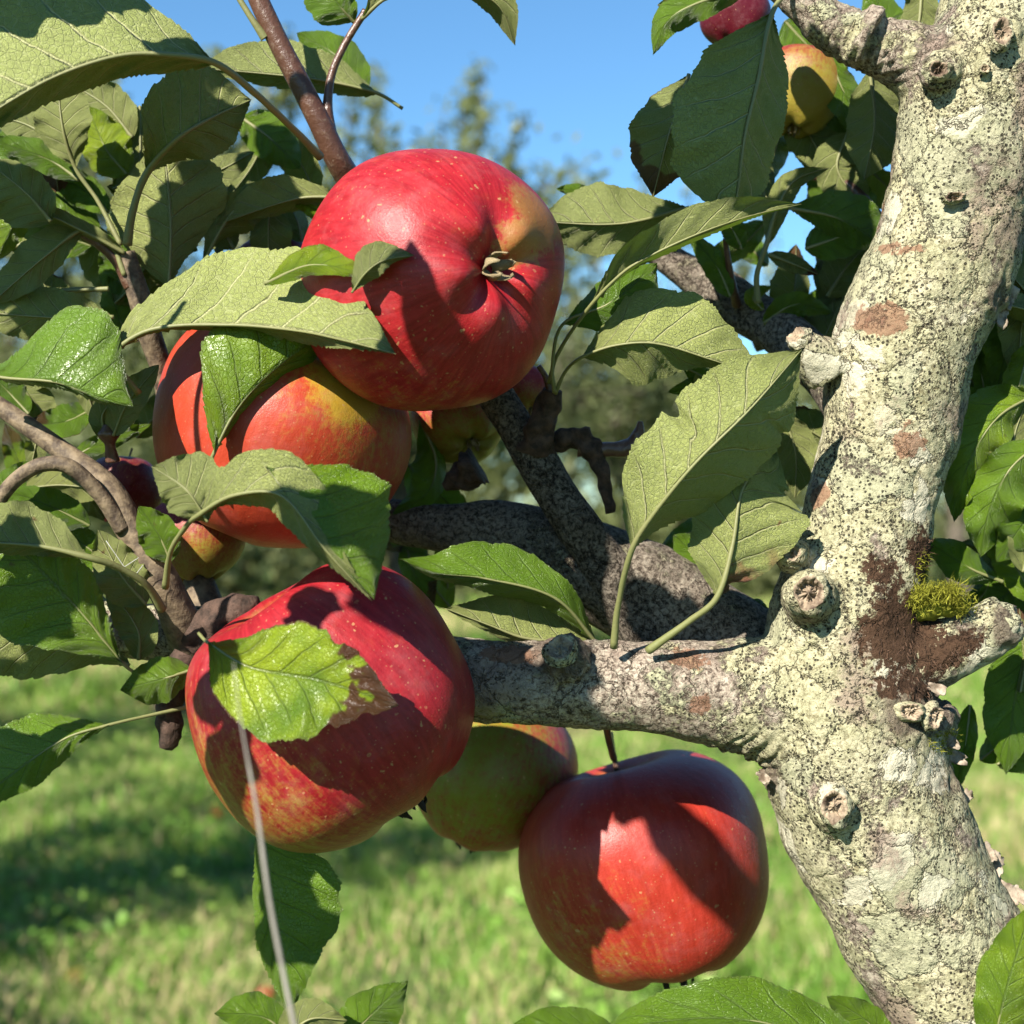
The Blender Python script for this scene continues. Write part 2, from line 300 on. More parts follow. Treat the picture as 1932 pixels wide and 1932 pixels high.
M_LEAF = mat_leaf(); M_PET = mat_petiole(); M_TWIG = mat_twig()
M_BARK = mat_bark('lichen_bark', 1.0); M_BARK2 = mat_bark('grey_bark', 0.45, 0.62); M_BARK3 = mat_bark('dark_shade_bark', 0.1, 0.85)  # last one: the shade on the narrow branch is put into its bark colour
M_TWIGG = mat_plain('grey_twig', (0.06, 0.04, 0.028), (0.28, 0.21, 0.13), 260, 0.7, 0.0009)
M_DEAD = mat_plain('dead_spur_bark', (0.03, 0.018, 0.012), (0.12, 0.07, 0.05), 300, 0.85, 0.0012)
M_KNOT = mat_plain('knot_wood', (0.10, 0.06, 0.04), (0.52, 0.41, 0.28), 200, 0.8, 0.0014)
M_SEPAL = mat_plain('dried_sepal', (0.22, 0.16, 0.08), (0.62, 0.50, 0.29), 400, 0.8, 0.0004)
M_BLACK = mat_plain('black_calyx', (0.01, 0.008, 0.006), (0.03, 0.022, 0.015), 300, 0.8, 0.0004)
M_MOSS = mat_plain('yellow_moss', (0.20, 0.20, 0.015), (0.42, 0.42, 0.04), 500, 0.8, 0.0003, trans=(0.5, 0.5, 0.05))
M_MOSSD = mat_plain('brown_moss', (0.03, 0.015, 0.009), (0.13, 0.07, 0.04), 500, 0.85, 0.0003)
M_FLAKE = mat_plain('bark_flake', (0.12, 0.08, 0.05), (0.50, 0.42, 0.32), 260, 0.85, 0.0006)
M_STEM = mat_plain('dry_stem', (0.22, 0.20, 0.17), (0.38, 0.35, 0.30), 120, 0.7, 0.0003)

# ------------------------------------------------------------------ the apple tree
tree = empty('apple_tree', BASE, 'old apple tree with lichen-covered cream trunk, leafy twigs and ripe red apples in front', 'apple tree')
def to_arr(w_, t):
    if isinstance(w_, (list, tuple)):
        w_ = [0] + list(w_) + [0]; k = len(w_); u = np.linspace(0, 1, k)
        P = spl([(a, b, 0) for a, b in zip(u * 1000, w_)], 400); return np.interp(t * 1000, P[:, 0], P[:, 1])
    return None
NLEAF = 0
def leaf(mid, wl, wr, zl=0, zr=0, under=False, cl=0, cr=0, peak=0.42, pet=None, wav=6, name='leaf', label=None, pr=5.0, teeth=24, ser=1.0, parent=None, red=0.0, bites=(), **props):
    global NLEAF; NLEAF += 1; rs = random.Random(NLEAF * 13 + 5)
    n = teeth * 5 + 1; pr *= 0.84; S = spl([(*p[:2], p[2] if len(p) > 2 else 0) for p in mid], n); t = np.linspace(0, 1, n)
    T = np.gradient(S[:, :2], axis=0); T /= np.linalg.norm(T, axis=1)[:, None]; L = np.stack([T[:, 1], -T[:, 0]], 1)
    b = 0.62 * (1 - peak) / peak; f = t**0.62 * (1 - t)**b; f /= f.max()
    cols = [0, 0.03, 0.12, 0.24, 0.38, 0.52, 0.66, 0.78, 0.88, 0.95, 1.0]; av = [-c for c in cols[::-1]] + cols[1:]
    ph1, ph2 = rs.uniform(0, 6), rs.uniform(0, 6); m = len(av); V = np.zeros((n, m, 3))
    wmax = max(abs(x) for x in ((wl if isinstance(wl, (list, tuple)) else [wl]) + (wr if isinstance(wr, (list, tuple)) else [wr]))) if True else 1
    for j, s in enumerate(av):
        a = abs(s); wv, zz, cc, sg, ph = (wl, zl, cl, 1, ph1) if s < 0 else (wr, zr, cr, -1, ph2)
        arr = to_arr(wv, t); ext = arr if arr is not None else wv * f
        fz = f; ext = ext * (1 + 0.0 * t)
        for bs, bt, bw, bd in bites:
            if (s < 0) == (bs < 0): ext = ext * (1 - bd * np.clip(1.25 - np.abs((t - bt) / bw), 0, 1) ** .6)
        saw = ((t + 0.02 * np.sin(t * 17 + ph) + 0.012 * np.sin(t * 41 + ph * 2)) * teeth + (0.5 if s > 0 else 0)) % 1.0; samp = 0.6 + 0.4 * np.sin(t * 37 + ph * 4)
        tooth = ser * 0.055 * min(wmax, 110) * samp * (saw - 0.5) * np.clip((a - 0.8) / 0.2, 0, 1) * np.minimum(1, f * 3)
        uneven = 1 + 0.035 * np.sin(t * 23 + ph * 3) * a + 0.02 * np.sin(t * 51 + ph * 5) * a
        lat = a * ext * uneven + tooth * np.sign(np.where(np.abs(ext) < 1e-6, 1, ext))
        V[:, j, 0] = S[:, 0] + L[:, 0] * lat * sg; V[:, j, 1] = S[:, 1] + L[:, 1] * lat * sg
        pht = 7.0 * (t - a * (0.27 - 0.07 * a)) + (0.45 if s > 0 else 0)
        puck = np.abs(np.sin(math.pi * pht)) * 6.0 * math.sin(math.pi * min(a, 0.97)) * (wmax / 100) * (1 if not under else -1)
        V[:, j, 2] = S[:, 2] + fz * (zz * a + cc * a * a) + 1.6 * wav * a * a * np.sin(t * 13 + ph) * np.minimum(1, f * 2) + .5 * wav * a * np.sin(t * 29 + ph * 2) * np.minimum(1, f * 2) - puck
    V = W(V).reshape(-1, 3); Fc = []
    for i in range(n - 1):
        for j in range(m - 1):
            q = (i*m+j, i*m+j+1, (i+1)*m+j+1, (i+1)*m+j); Fc.append(q[::-1] if under else q)
    o = mesh_obj(name, V, Fc, M_LEAF, parent or tree)
    me = o.data; uvl = me.uv_layers.new(name='UVMap'); vi = np.zeros(len(me.loops), int); me.loops.foreach_get('vertex_index', vi)
    uu = t[vi // m]; vv = (np.array(av)[vi % m] + 1) / 2; uvl.data.foreach_set('uv', np.stack([uu, vv], 1).ravel())
    for k in ('brown', 'blush', 'yellow', 'dust'): o[k] = float(props.get(k, 0.0))
    if label: o['label'] = label
    # petiole and midrib as one tapering stalk
    sgn = -1 if under else 1
    mr = [(p[0], p[1], (p[2] if len(p) > 2 else 0) + (-0.4 if under else 0.9) * pr * 0.6) for p in mid]
    allp = [(*p[:3],) for p in (pet or [])] + mr
    npet = len(pet or []); pts = []
    for i, p in enumerate(allp):
        if i < npet: r = pr * (1.35 if i == 0 and npet > 1 else 1.0)
        else: r = pr * (0.85 * (1 - (i - npet) / max(1, len(mid) - 1)) + 0.12)
        pts.append((*p, r))
    st = tube('petiole' if pet else 'midrib', pts, M_PET, None, n=56, seg=8, ns=0.12, nf=300)
    st.parent = o; st.matrix_parent_inverse = Matrix.Translation(-BASE); st['red'] = float(red)
    return o

# leaves, upper left -------------------------------------------------
leaf([(404,118,-260),(330,104,-290),(232,104,-310),(110,142,-330),(0,203,-350),(-130,290,-360)], 46, [70,150,200,190,150], zl=90, zr=60, under=True, cr=30, pet=[(604,296,-20),(560,250,-80),(480,175,-180)], pr=8, wav=10, teeth=30, label='large pale leaf seen from below in the top left corner')
leaf([(712,176,190),(610,152,180),(490,138,190),(365,128,200)], 26, [40,62,66,45], zl=30, zr=30, under=True, pet=[(760,205,200)], pr=4)
leaf([(690,175,260),(640,110,260),(560,62,280)], 45, 40, zl=10, zr=30)
leaf([(668,42,60),(640,10,40),(590,-70,40)], [45,55,40], 35, zl=10, zr=10)
leaf([(682,36,40),(735,-6,10),(850,-30,0),(938,8,20),(972,86,60)], [35,45,48,32], [4,6,18,24], under=True, zl=-20, zr=50, wav=3)
leaf([(143,318,60),(118,240,30),(108,140,40)], [32,50,48], [38,56,50], zl=20, zr=-10, under=True, pet=[(228,462,70),(185,380,70)], pr=5)
leaf([(275,330,20),(335,262,-20),(400,222,0),(474,188,60)], [50,105,118,85], [25,58,70,45], zl=-20, zr=70, under=True, pet=[(240,462,50),(250,400,30)], pr=8.5, teeth=28)
leaf([(318,545,90),(322,420,80),(308,262,110)], [70,118,110,70], [30,75,110,90], zl=20, zr=60, under=True, pr=4, teeth=28)
leaf([(380,500,150),(440,400,150),(525,338,160)], [20,30,25], [10,50,35], under=True, zr=60)
leaf([(455,222,240),(510,262,230),(566,318,240)], 48, 42, zl=30, zr=10)
leaf([(650,372,120),(560,375,120),(405,425,150)], [20,22,12], [30,55,40], under=True, zl=40)
leaf([(96,418,-20),(50,365,-30),(-30,300,-20)], 70, 45, zl=20, zr=10, under=True)
leaf([(236,478,60),(160,438,30),(60,398,10),(-20,410,10)], 18, 20, under=True, zl=30)
leaf([(160,432,40),(90,480,20),(-20,575,30)], [22,34,36,26], [36,48,42,30], zl=10, zr=10, under=True, pet=[(236,520,70),(205,450,60)])
leaf([(215,598,60),(120,600,40),(-50,588,40)], [30,42,40], [45,56,50], zl=30, zr=20, under=True)
leaf([(205,545,80),(130,548,80),(70,553,90)], 6, 6, zl=40, zr=40, under=True, pr=6)
leaf([(110,285,150),(60,240,150),(-20,215,160)], 40, 35, under=True)
leaf([(150,340,120),(90,300,120),(-30,262,130)], 30, 30, zl=20)
leaf([(240,330,160),(200,280,160),(165,200,170)], 45, 50, yellow=1.0, zl=20)
leaf([(250,260,220),(200,200,220),(120,150,230)], 50, 45, under=True)
leaf([(230,210,260),(180,180,260),(110,120,270)], 45, 40, under=False)
leaf([(205,400,180),(175,370,180),(60,300,190)], 35, 30)
leaf([(640,420,140),(600,398,140),(545,372,150)], 18, 24, yellow=0.6)
leaf([(60,330,200),(110,370,200),(190,430,210)], 36, 36)
leaf([(20,470,240),(80,440,240),(150,380,240)], 50, 50, under=True)
leaf([(270,560,200),(230,520,200),(205,440,200)], 40, 40)
leaf([(250,640,180),(225,600,180),(205,520,180)], 30, 36)
leaf([(440,470,230),(420,420,230),(470,360,230)], 40, 34, under=True)
leaf([(60,240,260),(20,300,260),(-40,380,260)], 50, 50)
# big lit underside leaf in front of the top apple
leaf([(213,668,-170),(285,622,-185),(430,613,-200),(560,624,-260),(660,645,-360),(747,668,-430)], [60,118,150,150,120,70], [8,10,14,20,22,10], zl=85, zr=60, under=True, cl=20, pr=6, wav=7, teeth=38, pet=[(262,742,-120),(228,700,-150)], label='long grey-green leaf seen from below across the top apple')
leaf([(500,535,-230),(590,500,-285),(700,520,-350)], [25,38,25], 20, zl=20, yellow=0.8, brown=0.3)
leaf([(664,552,-345),(690,515,-365),(722,492,-375),(782,482,-376)], [22,42,26], [16,22,8], zl=20, zr=10, under=True, pr=3, teeth=14)
# bright leaf over the second apple
leaf([(404,854,-180),(445,775,-185),(500,712,-180),(590,640,-150),(680,560,-90)], [60,126,142,122,80], [16,36,40,32,20], zl=-15, zr=75, cl=15, pr=4.5, pet=[(385,905,-150)], yellow=.3, teeth=32, label='shiny bright green leaf in front of the orange-red apple', brown=0.15)
# far left bright leaf
leaf([(-60,700,-150),(10,713,-190),(110,722,-220),(190,752,-225),(252,768,-215)], [20,60,130,155,105], [4,10,12,10,8], zl=60, zr=40, cl=10, pr=5, teeth=32, label='glossy bright green leaf with a brown spot on its top edge')
leaf([(214,822,-60),(240,762,-90),(300,688,-110)], 34, 30, zl=20, zr=-20, under=True, pr=4)
leaf([(200,830,-40),(195,780,-50),(240,735,-60)], 26, 22, under=True)
leaf([(30,725,140),(70,765,140),(105,815,150)], 36, 34, under=True)
leaf([(130,870,60),(180,840,60),(285,800,80)], 18, 20)
# leaf folded in two over the gap between the apples
leaf([(372,974,-370),(440,935,-420),(530,935,-450),(612,1035,-470),(702,1134,-460)], [62,80,52,20], [14,30,36,24,10], zl=30, zr=40, under=True, pr=6, pet=[(312,1108,-180),(322,1040,-240),(350,995,-300)], wav=6, teeth=30, label='folded leaf whose grey underside arches between two apples')
leaf([(500,880,-430),(560,955,-450),(630,1045,-460),(706,1132,-455)], [85,150,150,90], [6,8,6,4], zl=60, zr=10, pr=3, cl=30, teeth=28, label='green toothed leaf hanging over the top of the lower left apple', dust=0.3)
leaf([(392,985,-372),(352,925,-380),(286,880,-350)], [44,50,34], [62,78,50], under=True, zl=25, zr=25, cl=15, pr=3.5, label='grey underside leaf lapping the lower left of the orange-red apple')
# leaf on the lower left apple
leaf([(392,1212,-375),(470,1258,-405),(600,1283,-440),(752,1331,-468)], [62,98,92,55], [92,128,112,62], bites=[(1,.70,.03,.16),(1,.86,.03,.3),(-1,.62,.03,.12)], zl=10, zr=-42, cr=0, pr=4, wav=6, teeth=30, brown=1.4, yellow=1.2, label='shiny yellow-green leaf with a scorched brown tip lying on an apple', pet=[(375,1195,-340)])
# lower left
leaf([(368,1262,-120),(310,1280,-140),(226,1302,-130)], [30,45,35], [35,42,30], zl=20, zr=20, cl=10)
leaf([(205,1368,-160),(120,1395,-180),(0,1478,-190),(-60,1530,-190)], [22,40,44,30], [35,75,85,60], zl=20, zr=50, dust=1.0, pet=[(372,1330,-80),(290,1348,-120)], pr=4, label='dark green leaf with pale dusty specks at the lower left edge')
leaf([(245,1256,-60),(150,1222,-80),(40,1196,-90),(-60,1180,-90)], [22,58,80,80], 34, zl=30, zr=10, under=True)
leaf([(232,1252,-140),(150,1152,-170),(55,1052,-180),(-30,965,-170)], [60,125,135,90], [30,62,64,50], zl=-10, zr=30, dust=0.9, pr=4, pet=[(262,1275,-120)], teeth=30, label='big dark green leaf with pale dusty specks at the left edge')
leaf([(168,1052,-220),(70,1030,-240),(-70,1022,-250)], [14,20,20], [50,78,74], zl=20, zr=20, under=True, pet=[(306,1150,-100),(276,1103,-150),(222,1070,-190)], pr=8)
leaf([(170,992,-40),(95,955,-60),(10,925,-60)], 34, 34, dust=0.8)
leaf([(205,1062,0),(150,1022,-10),(80,975,0)], 40, 30)
leaf([(275,1140,-60),(228,1085,-80),(185,1000,-80)], 48, 48, under=True)
leaf([(322,1060,-80),(300,1010,-90),(262,955,-80)], 40, 38)
leaf([(262,1245,-30),(260,1190,-40),(200,1100,-40)], 36, 40, under=True)
leaf([(40,1250,60),(10,1150,60),(-40,1080,60)], 50, 60)
leaf([(-20,970,0),(30,900,0),(60,870,0)], 30, 30)
leaf([(120,1230,120),(60,1120,120),(20,1050,120)], 60, 60)
# middle
leaf([(792,792,260),(822,868,260),(806,930,250),(738,972,240)], [12,22,20], [28,44,40,22], zl=20, zr=10, dust=0.2)
leaf([(1128,1216,40),(1046,1128,-20),(908,1090,-50),(820,1080,-50),(755,1055,-40)], [20,26,26,14], [26,55,72,48], zl=50, zr=50, pr=4.5)
leaf([(1122,1214,60),(993,1204,40),(920,1178,30),(840,1148,30)], 18, [45,68,72,44], zl=20, zr=30, under=True, pr=5)
# right of the trunk's big leaves
leaf([(1192,1038,-190),(1230,974,-225),(1312,874,-260),(1415,772,-265),(1512,660,-240)], [72,112,108,112,78], [34,78,88,92,60], zl=50, zr=85, bites=[(-1,.50,.022,.22),(1,.72,.015,.1)], under=True, cr=20, pr=7, pet=[(1158,1222,-90),(1165,1150,-120)], teeth=36, wav=6, label='large pale leaf seen from below standing left of the trunk')
leaf([(1352,1128,-160),(1382,1030,-165),(1402,920,-150),(1462,840,-90)], [72,84,66,38], [66,122,135,90], zl=20, zr=30, bites=[(1,.62,.05,.28),(1,.10,.03,.5),(1,.80,.02,.2)], under=True, pr=7.5, blush=1.0, pet=[(1222,1228,-90),(1300,1172,-130)], teeth=30, label='pale leaf with a pink-brown blotch touching the trunk')
leaf([(1098,674,-60),(1160,652,-90),(1236,648,-110),(1340,678,-110),(1440,712,-90)], [44,98,108,92,50], [46,82,60,22,10], zl=40, zr=60, under=True, pr=4, pet=[(1048,742,40),(1066,702,0)], teeth=30)
leaf([(1115,576,-110),(1178,512,-150),(1240,476,-170),(1330,436,-180),(1420,406,-170),(1512,385,-150)], [26,46,52,50,30], [5,10,12,10,5], zl=-30, zr=60, under=True, pr=4.5, pet=[(1036,722,40),(1052,668,0)], teeth=30)
leaf([(1135,560,-90),(1160,500,-120),(1225,450,-140),(1300,402,-150)], [5,14,16,10], 8, zl=10)
leaf([(1062,612,-40),(1150,572,-60),(1240,496,-60)], [30,44,36], [34,68,58], zl=30, zr=20, pet=[(1046,740,30),(1042,690,0)], pr=4)
leaf([(1458,22,-90),(1430,154,-130),(1406,256,-140),(1394,350,-130),(1380,432,-110)], [40,66,62,48], [95,132,140,112], zl=40, zr=-10, under=True, pr=6, pet=[(1500,-30,-40)], teeth=36, label='large dark shaded leaf hanging below the grey side branch')
leaf([(1300,140,-20),(1262,255,-30),(1232,372,0)], [40,58,45], [52,74,55], zl=10, zr=20, under=True, brown=0.8)
leaf([(1300,392,110),(1170,422,100),(1010,418,120)], [40,58,50], [48,76,66], zl=50, zr=20, under=True, teeth=30)
leaf([(1130,380,180),(1090,362,180),(1050,356,190)], 14, 16)
leaf([(1420,-20,-20),(1320,5,-30),(1260,40,-20),(1232,104,0)], [26,34,26], [20,34,26], zl=20, zr=30)
leaf([(1390,-30,40),(1310,0,30),(1240,10,40)], 34, 30, under=True)
# behind, upper right
leaf([(1560,90,220),(1590,170,210),(1648,262,230)], [24,30,20], [36,40,30], zl=10)
leaf([(1640,130,150),(1650,230,150),(1630,340,160)], [50,60,50], [44,52,44], under=True, zl=40, zr=40)
leaf([(1600,250,240),(1580,320,240),(1640,400,240)], 50, 45, under=True)
leaf([(1540,120,270),(1560,190,270),(1600,260,280)], 40, 30)
leaf([(1500,190,300),(1530,260,300),(1580,340,300)], 50, 46, under=True)
leaf([(1446,462,180),(1466,394,180),(1500,340,190),(1565,316,210)], [22,26,16], 22, under=True, pet=[(1430,572,200),(1428,520,190)], pr=6)
leaf([(1486,392,170),(1580,412,170),(1680,470,190)], [36,58,50], [24,40,34], zl=20, zr=30)
leaf([(1520,470,200),(1600,440,200),(1660,400,210)], 44, 40, zl=30)
leaf([(1440,610,260),(1500,575,250),(1570,590,260)], 26, 24, yellow=0.5)
leaf([(1440,585,240),(1420,560,240),(1455,540,240)], 16, 14, yellow=1.0)
leaf([(1450,480,240),(1500,500,240),(1545,518,250)], 18, 16, brown=1.0, under=True, label='withered orange-brown leaf behind the shaded leaves')
leaf([(1400,470,200),(1380,430,200),(1360,400,200)], 22, 24, brown=0.7)
leaf([(1378,560,230),(1350,500,230),(1300,440,240)], 26, 24)
leaf([(1560,560,300),(1600,500,300),(1640,460,300)], 40, 36, under=True)
leaf([(1720,20,300),(1690,80,300),(1640,-40,300)], 50, 46)
leaf([(1740,-30,200),(1730,60,190),(1700,120,190)], 40, 34, under=True)
leaf([(1480,40,330),(1540,100,330),(1600,130,330)], 60, 50)
leaf([(1640,440,330),(1600,380,330),(1560,300,330)], 60, 50)
leaf([(1470,770,150),(1500,850,150),(1500,940,160)], [32,44,34], [30,38,26], zl=10, under=True)
leaf([(1380,1000,160),(1330,1050,160),(1270,1010,170)], 50, 50)
leaf([(1290,690,60),(1330,720,60),(1260,740,60)], 22, 22)
leaf([(1400,1150,150),(1430,1140,150),(1452,1165,150)], 10, 9)
# right of trunk
leaf([(1960,740,60),(1880,790,20),(1825,880,10),(1800,985,40)], [34,48,50,30], [52,70,62,36], zl=40, zr=30, wav=16, yellow=0.4, pr=4)
leaf([(1990,820,0),(1910,880,-20),(1868,960,-10),(1850,1052,20)], [46,62,60,40], [36,52,46], zl=30, zr=30, wav=18, pr=4)
leaf([(1985,930,40),(1930,990,20),(1880,1060,40)], 46, 40, wav=14)
leaf([(1892,1098,80),(1830,1072,70),(1745,1018,80)], [22,36,26], [22,34,30], zl=20, zr=20)
leaf([(1965,1150,120),(1920,1290,110),(1898,1462,120)], [40,56,46], [44,60,48], zl=30, zr=20, teeth=30)
leaf([(1830,1330,140),(1820,1410,130),(1800,1500,140)], 22, 24)
leaf([(1900,560,160),(1900,640,150),(1880,740,160)], 46, 44)
leaf([(1960,480,120),(1930,600,110),(1920,720,120)], 50, 50, under=True)
leaf([(1860,760,200),(1850,700,200),(1838,640,200)], 18, 18)
leaf([(2000,640,220),(1950,700,220),(1880,820,220)], 60, 60)
leaf([(1980,1080,180),(1900,1120,180),(1830,1180,190)], 50, 46)
# bottom
leaf([(1720,2030,-120),(1560,1962,-160),(1380,1922,-190),(1200,1935,-200),(1120,1965,-200)], [30,44,40,24], [30,62,80,72,44], zl=-20, zr=60, pr=6, wav=9, teeth=40, label='dark green toothed leaf along the bottom edge under the lower right apple')
leaf([(1690,1990,-40),(1640,1930,-50),(1560,1880,-40)], 40, 34, zl=20)
leaf([(1185,1962,-60),(1080,1935,-70),(950,1945,-60)], [22,30,24], [28,36,30], zl=20, zr=30)
leaf([(1868,2010,-260),(1895,1880,-280),(1950,1700,-280)], [44,62,46], [50,70,60], zl=30, zr=20, yellow=0.5, pr=5, teeth=30)
leaf([(486,1545,80),(504,1650,60),(522,1790,50),(548,1916,60)], [78,128,132,100,50], [20,32,36,24], zl=10, zr=50, dust=0.4, teeth=34, pr=3.5, label='long dark green leaf hanging below the lower left apple')
leaf([(545,1960,-60),(500,1920,-70),(404,1912,-60)], [30,36,26], [30,44,34], zl=10, zr=20)
leaf([(520,1990,-120),(580,1925,-130),(655,1925,-120)], [30,42,30], 40, under=True, zl=10, zr=20)
leaf([(620,2000,-40),(700,1915,-50),(770,1850,-40)], [40,52,34], [44,56,40], zl=10, zr=30, under=False, dust=0.3)
# added leaves out of view, set up-sun to shade chosen leaves, limbs and apples
def toward_sun(x, y, z, dd):
    p = W(np.array([x, y, z], float)); t = dd / -SUN.y; q = p + np.array(SUN) * t
    return (966 + q[0] / q[1] * F, 966 - (q[2] - CAMH) / q[1] * F, (q[1] / D0 - 1) * F)
for i, (x, y, z, dd, sz) in enumerate([(1330,110,-120,.07,1),(1450,90,-120,.07,1),(1400,190,-120,.07,1),(1320,240,-120,.07,1),(1460,260,-120,.075,.9),(1390,330,-120,.07,1),(1330,370,-110,.07,.8),(1230,260,-20,.08,.9),(1450,30,-110,.07,.9),
        (330,190,0,.085,1),(420,270,30,.09,.9),(400,420,90,.09,1),(520,400,120,.10,.8),(40,360,-20,.08,.9),(60,510,30,.08,.8),(80,60,-330,.03,0),(345,70,-300,.055,.75),(120,600,60,.08,.7),
        (520,1640,50,.13,1.1),(560,1760,50,.13,1.0),(100,1130,-170,.08,.9),(20,1420,-180,.07,.8),(90,1260,-80,.09,.9),(600,400,330,.12,.8),(395,1280,-350,.1,1.1),(425,1420,-330,.1,1.1),(560,1120,-320,.1,.8),(950,1290,-60,.2,1.6),(1070,1310,-60,.2,1.6),(1260,1180,120,.22,1.5)]):
    if sz == 0: continue
    cx, cy, cz = toward_sun(x, y, z, dd); an = math.radians((i * 67) % 180); h = 150 * sz; ca, sa = math.cos(an) * h, math.sin(an) * h
    leaf([(cx - ca, cy + sa, cz), (cx, cy, cz - 20), (cx + ca, cy - sa, cz)], 95 * sz, 90 * sz, zl=20, zr=20, under=i % 2 == 0)

def shade_leaf(x0, y0, x1, y1, z, w_, dd, **kw):
    """an added unseen leaf, placed up-sun to shade the given stretch"""
    a, b = toward_sun(x0, y0, z, dd), toward_sun(x1, y1, z, dd); k = (1 + z / F) / (1 + a[2] / F)
    m = [(a[i] + b[i]) / 2 for i in range(3)]; leaf([b, m, a], w_ * k, w_ * k, wav=2, **kw)
shade_leaf(786, 468, 812, 770, -335, 56, .10)  # these leaves are added out of view for their shadows on apples and leaves
shade_leaf(1175, 1440, 1450, 1780, 200, 55, .27)
shade_leaf(1300, 60, 1310, 400, -60, 60, .09)
# filler foliage deeper in the crown
fr = random.Random(99)
def fill(n, x0, x1, y0, y1, z0, z1, L=75):
    for i in range(n):
        x, y, z = fr.uniform(x0, x1), fr.uniform(y0, y1), fr.uniform(z0, z1); an = fr.uniform(0, 6.28); l = L * fr.uniform(.7, 1.25); ca, sa = math.cos(an) * l, math.sin(an) * l; c = fr.uniform(-25, 25)
        leaf([(x - ca, y - sa, z + fr.uniform(-20, 20)), (x + c * .5, y + c * .5, z - fr.uniform(0, 25)), (x + ca, y + sa, z + fr.uniform(-30, 30))], l * fr.uniform(.3, .62), l * fr.uniform(.3, .62), zl=fr.uniform(-20, 50), zr=fr.uniform(-20, 50), under=fr.random() < .5,
             teeth=16, yellow=fr.choice([0, 0, 0, .3, .8]), brown=fr.choice([0, 0, .3, .9]), dust=fr.choice([0, 0, .5]), pr=3.5)
fill(17, -20, 300, 200, 620, 130, 380); fill(13, 250, 620, 230, 520, 160, 400); fill(15, -20, 330, 700, 1230, 110, 330); fill(16, 1400, 1700, 60, 400, 300, 480); fill(9, 1330, 1640, 430, 640, 330, 520)
fill(14, 1830, 1990, 440, 1130, 130, 360); fill(9, 1880, 1990, 480, 1120, 50, 130, 85); fill(4, 1860, 1980, 1180, 1500, 90, 200, 70); fill(6, 1240, 1540, 700, 1150, 200, 380); fill(5, 700, 900, 930, 1200, 320, 450)

# trunk, limbs ---------------------------------------------------------
def union(tubes, voxel):
    bm = bmesh.new()
    for pts, kw in tubes:
        V, Fc = tube_geo(pts, **kw); vs = [bm.verts.new(v) for v in V]
        for f in Fc:
            try: bm.faces.new([vs[i] for i in f])
            except ValueError: pass
    me = bpy.data.meshes.new('tmp'); bm.to_mesh(me); bm.free(); o = bpy.data.objects.new('tmp', me); COL.objects.link(o)
    m = o.modifiers.new('r', 'REMESH'); m.mode = 'VOXEL'; m.voxel_size = voxel; m.use_smooth_shade = True
    s = o.modifiers.new('s', 'SMOOTH'); s.factor = 0.5; s.iterations = 10
    dg = bpy.context.evaluated_depsgraph_get(); ev = o.evaluated_get(dg); e = ev.to_mesh()
    n = len(e.vertices); V = np.zeros(n * 3); e.vertices.foreach_get('co', V); N = np.zeros(n * 3); e.vertices.foreach_get('normal', N)
    Q = [tuple(p.vertices) for p in e.polygons]; ev.to_mesh_clear(); bpy.data.objects.remove(o); bpy.data.meshes.remove(me)
    return V.reshape(-1, 3), N.reshape(-1, 3), Q
AX = {
 'trunk': [[(1960,2280,0,165),(1880,2050,0,158),(1806,1850,0,158),(1697,1650,0,166),(1622,1480,0,172),(1600,1350,0,172),(1590,1220,0,150),(1612,1100,0,130),(1634,1000,0,122),(1655,900,0,121),(1690,750,0,130),(1716,640,0,134),(1775,500,0,136),(1806,400,0,134),(1830,300,0,138),(1852,190,0,142),(1880,90,10,130),(1930,-60,20,122),(1990,-260,30,115)]],
 'branch_a': [[(1560,1340,0,140),(1470,1318,0,122),(1380,1305,0,104),(1280,1298,0,90),(1180,1294,5,84),(1080,1292,10,82),(990,1288,20,80),(900,1284,35,78),(760,1270,70,74),(600,1240,110,68),(450,1210,120,62),(330,1195,110,55),(200,1180,110,50),(60,1150,120,46),(-120,1120,140,42)]],
 'branch_b': [[(1850,190,0,100),(1780,150,0,78),(1720,110,0,66),(1660,92,0,58),(1610,72,0,50),(1560,42,-5,44),(1500,-8,-15,38),(1420,-80,-20,34)]],
 'stub': [[(1640,1250,-10,100),(1720,1245,-30,78),(1790,1222,-40,66),(1850,1196,-50,56),(1902,1170,-55,50)]],
}
extra = [[(1740,1330,-40,62),(1735,1375,-40,66)], [(1690,1350,-60,60),(1700,1360,-70,50)], [(1560,690,-20,56),(1530,664,-40,36),(1508,640,-50,25)], [(1770,1380,10,60),(1790,1385,10,44)],
         [(1530,1130,-90,52),(1527,1122,-150,44)], [(1500,1050,-70,34),(1496,1044,-110,24)], [(1430,1420,10,70),(1440,1400,20,80)],
         [(1072,1250,-60,48),(1060,1230,-90,36)], [(1890,70,-110,40),(1888,62,-135,34)], [(1575,1520,-140,52),(1574,1520,-168,40)], [(1775,135,-100,40),(1772,132,-128,32)],[(1640,75,-30,62),(1615,62,-30,58)]]
tubes = [(a[0], dict(n=140 if k == 'trunk' else 60, seg=48, ns=0.05, nf=30)) for k, a in AX.items()] + [(e, dict(n=8, seg=24)) for e in extra]
V, N, Q = union(tubes, 0.00085)
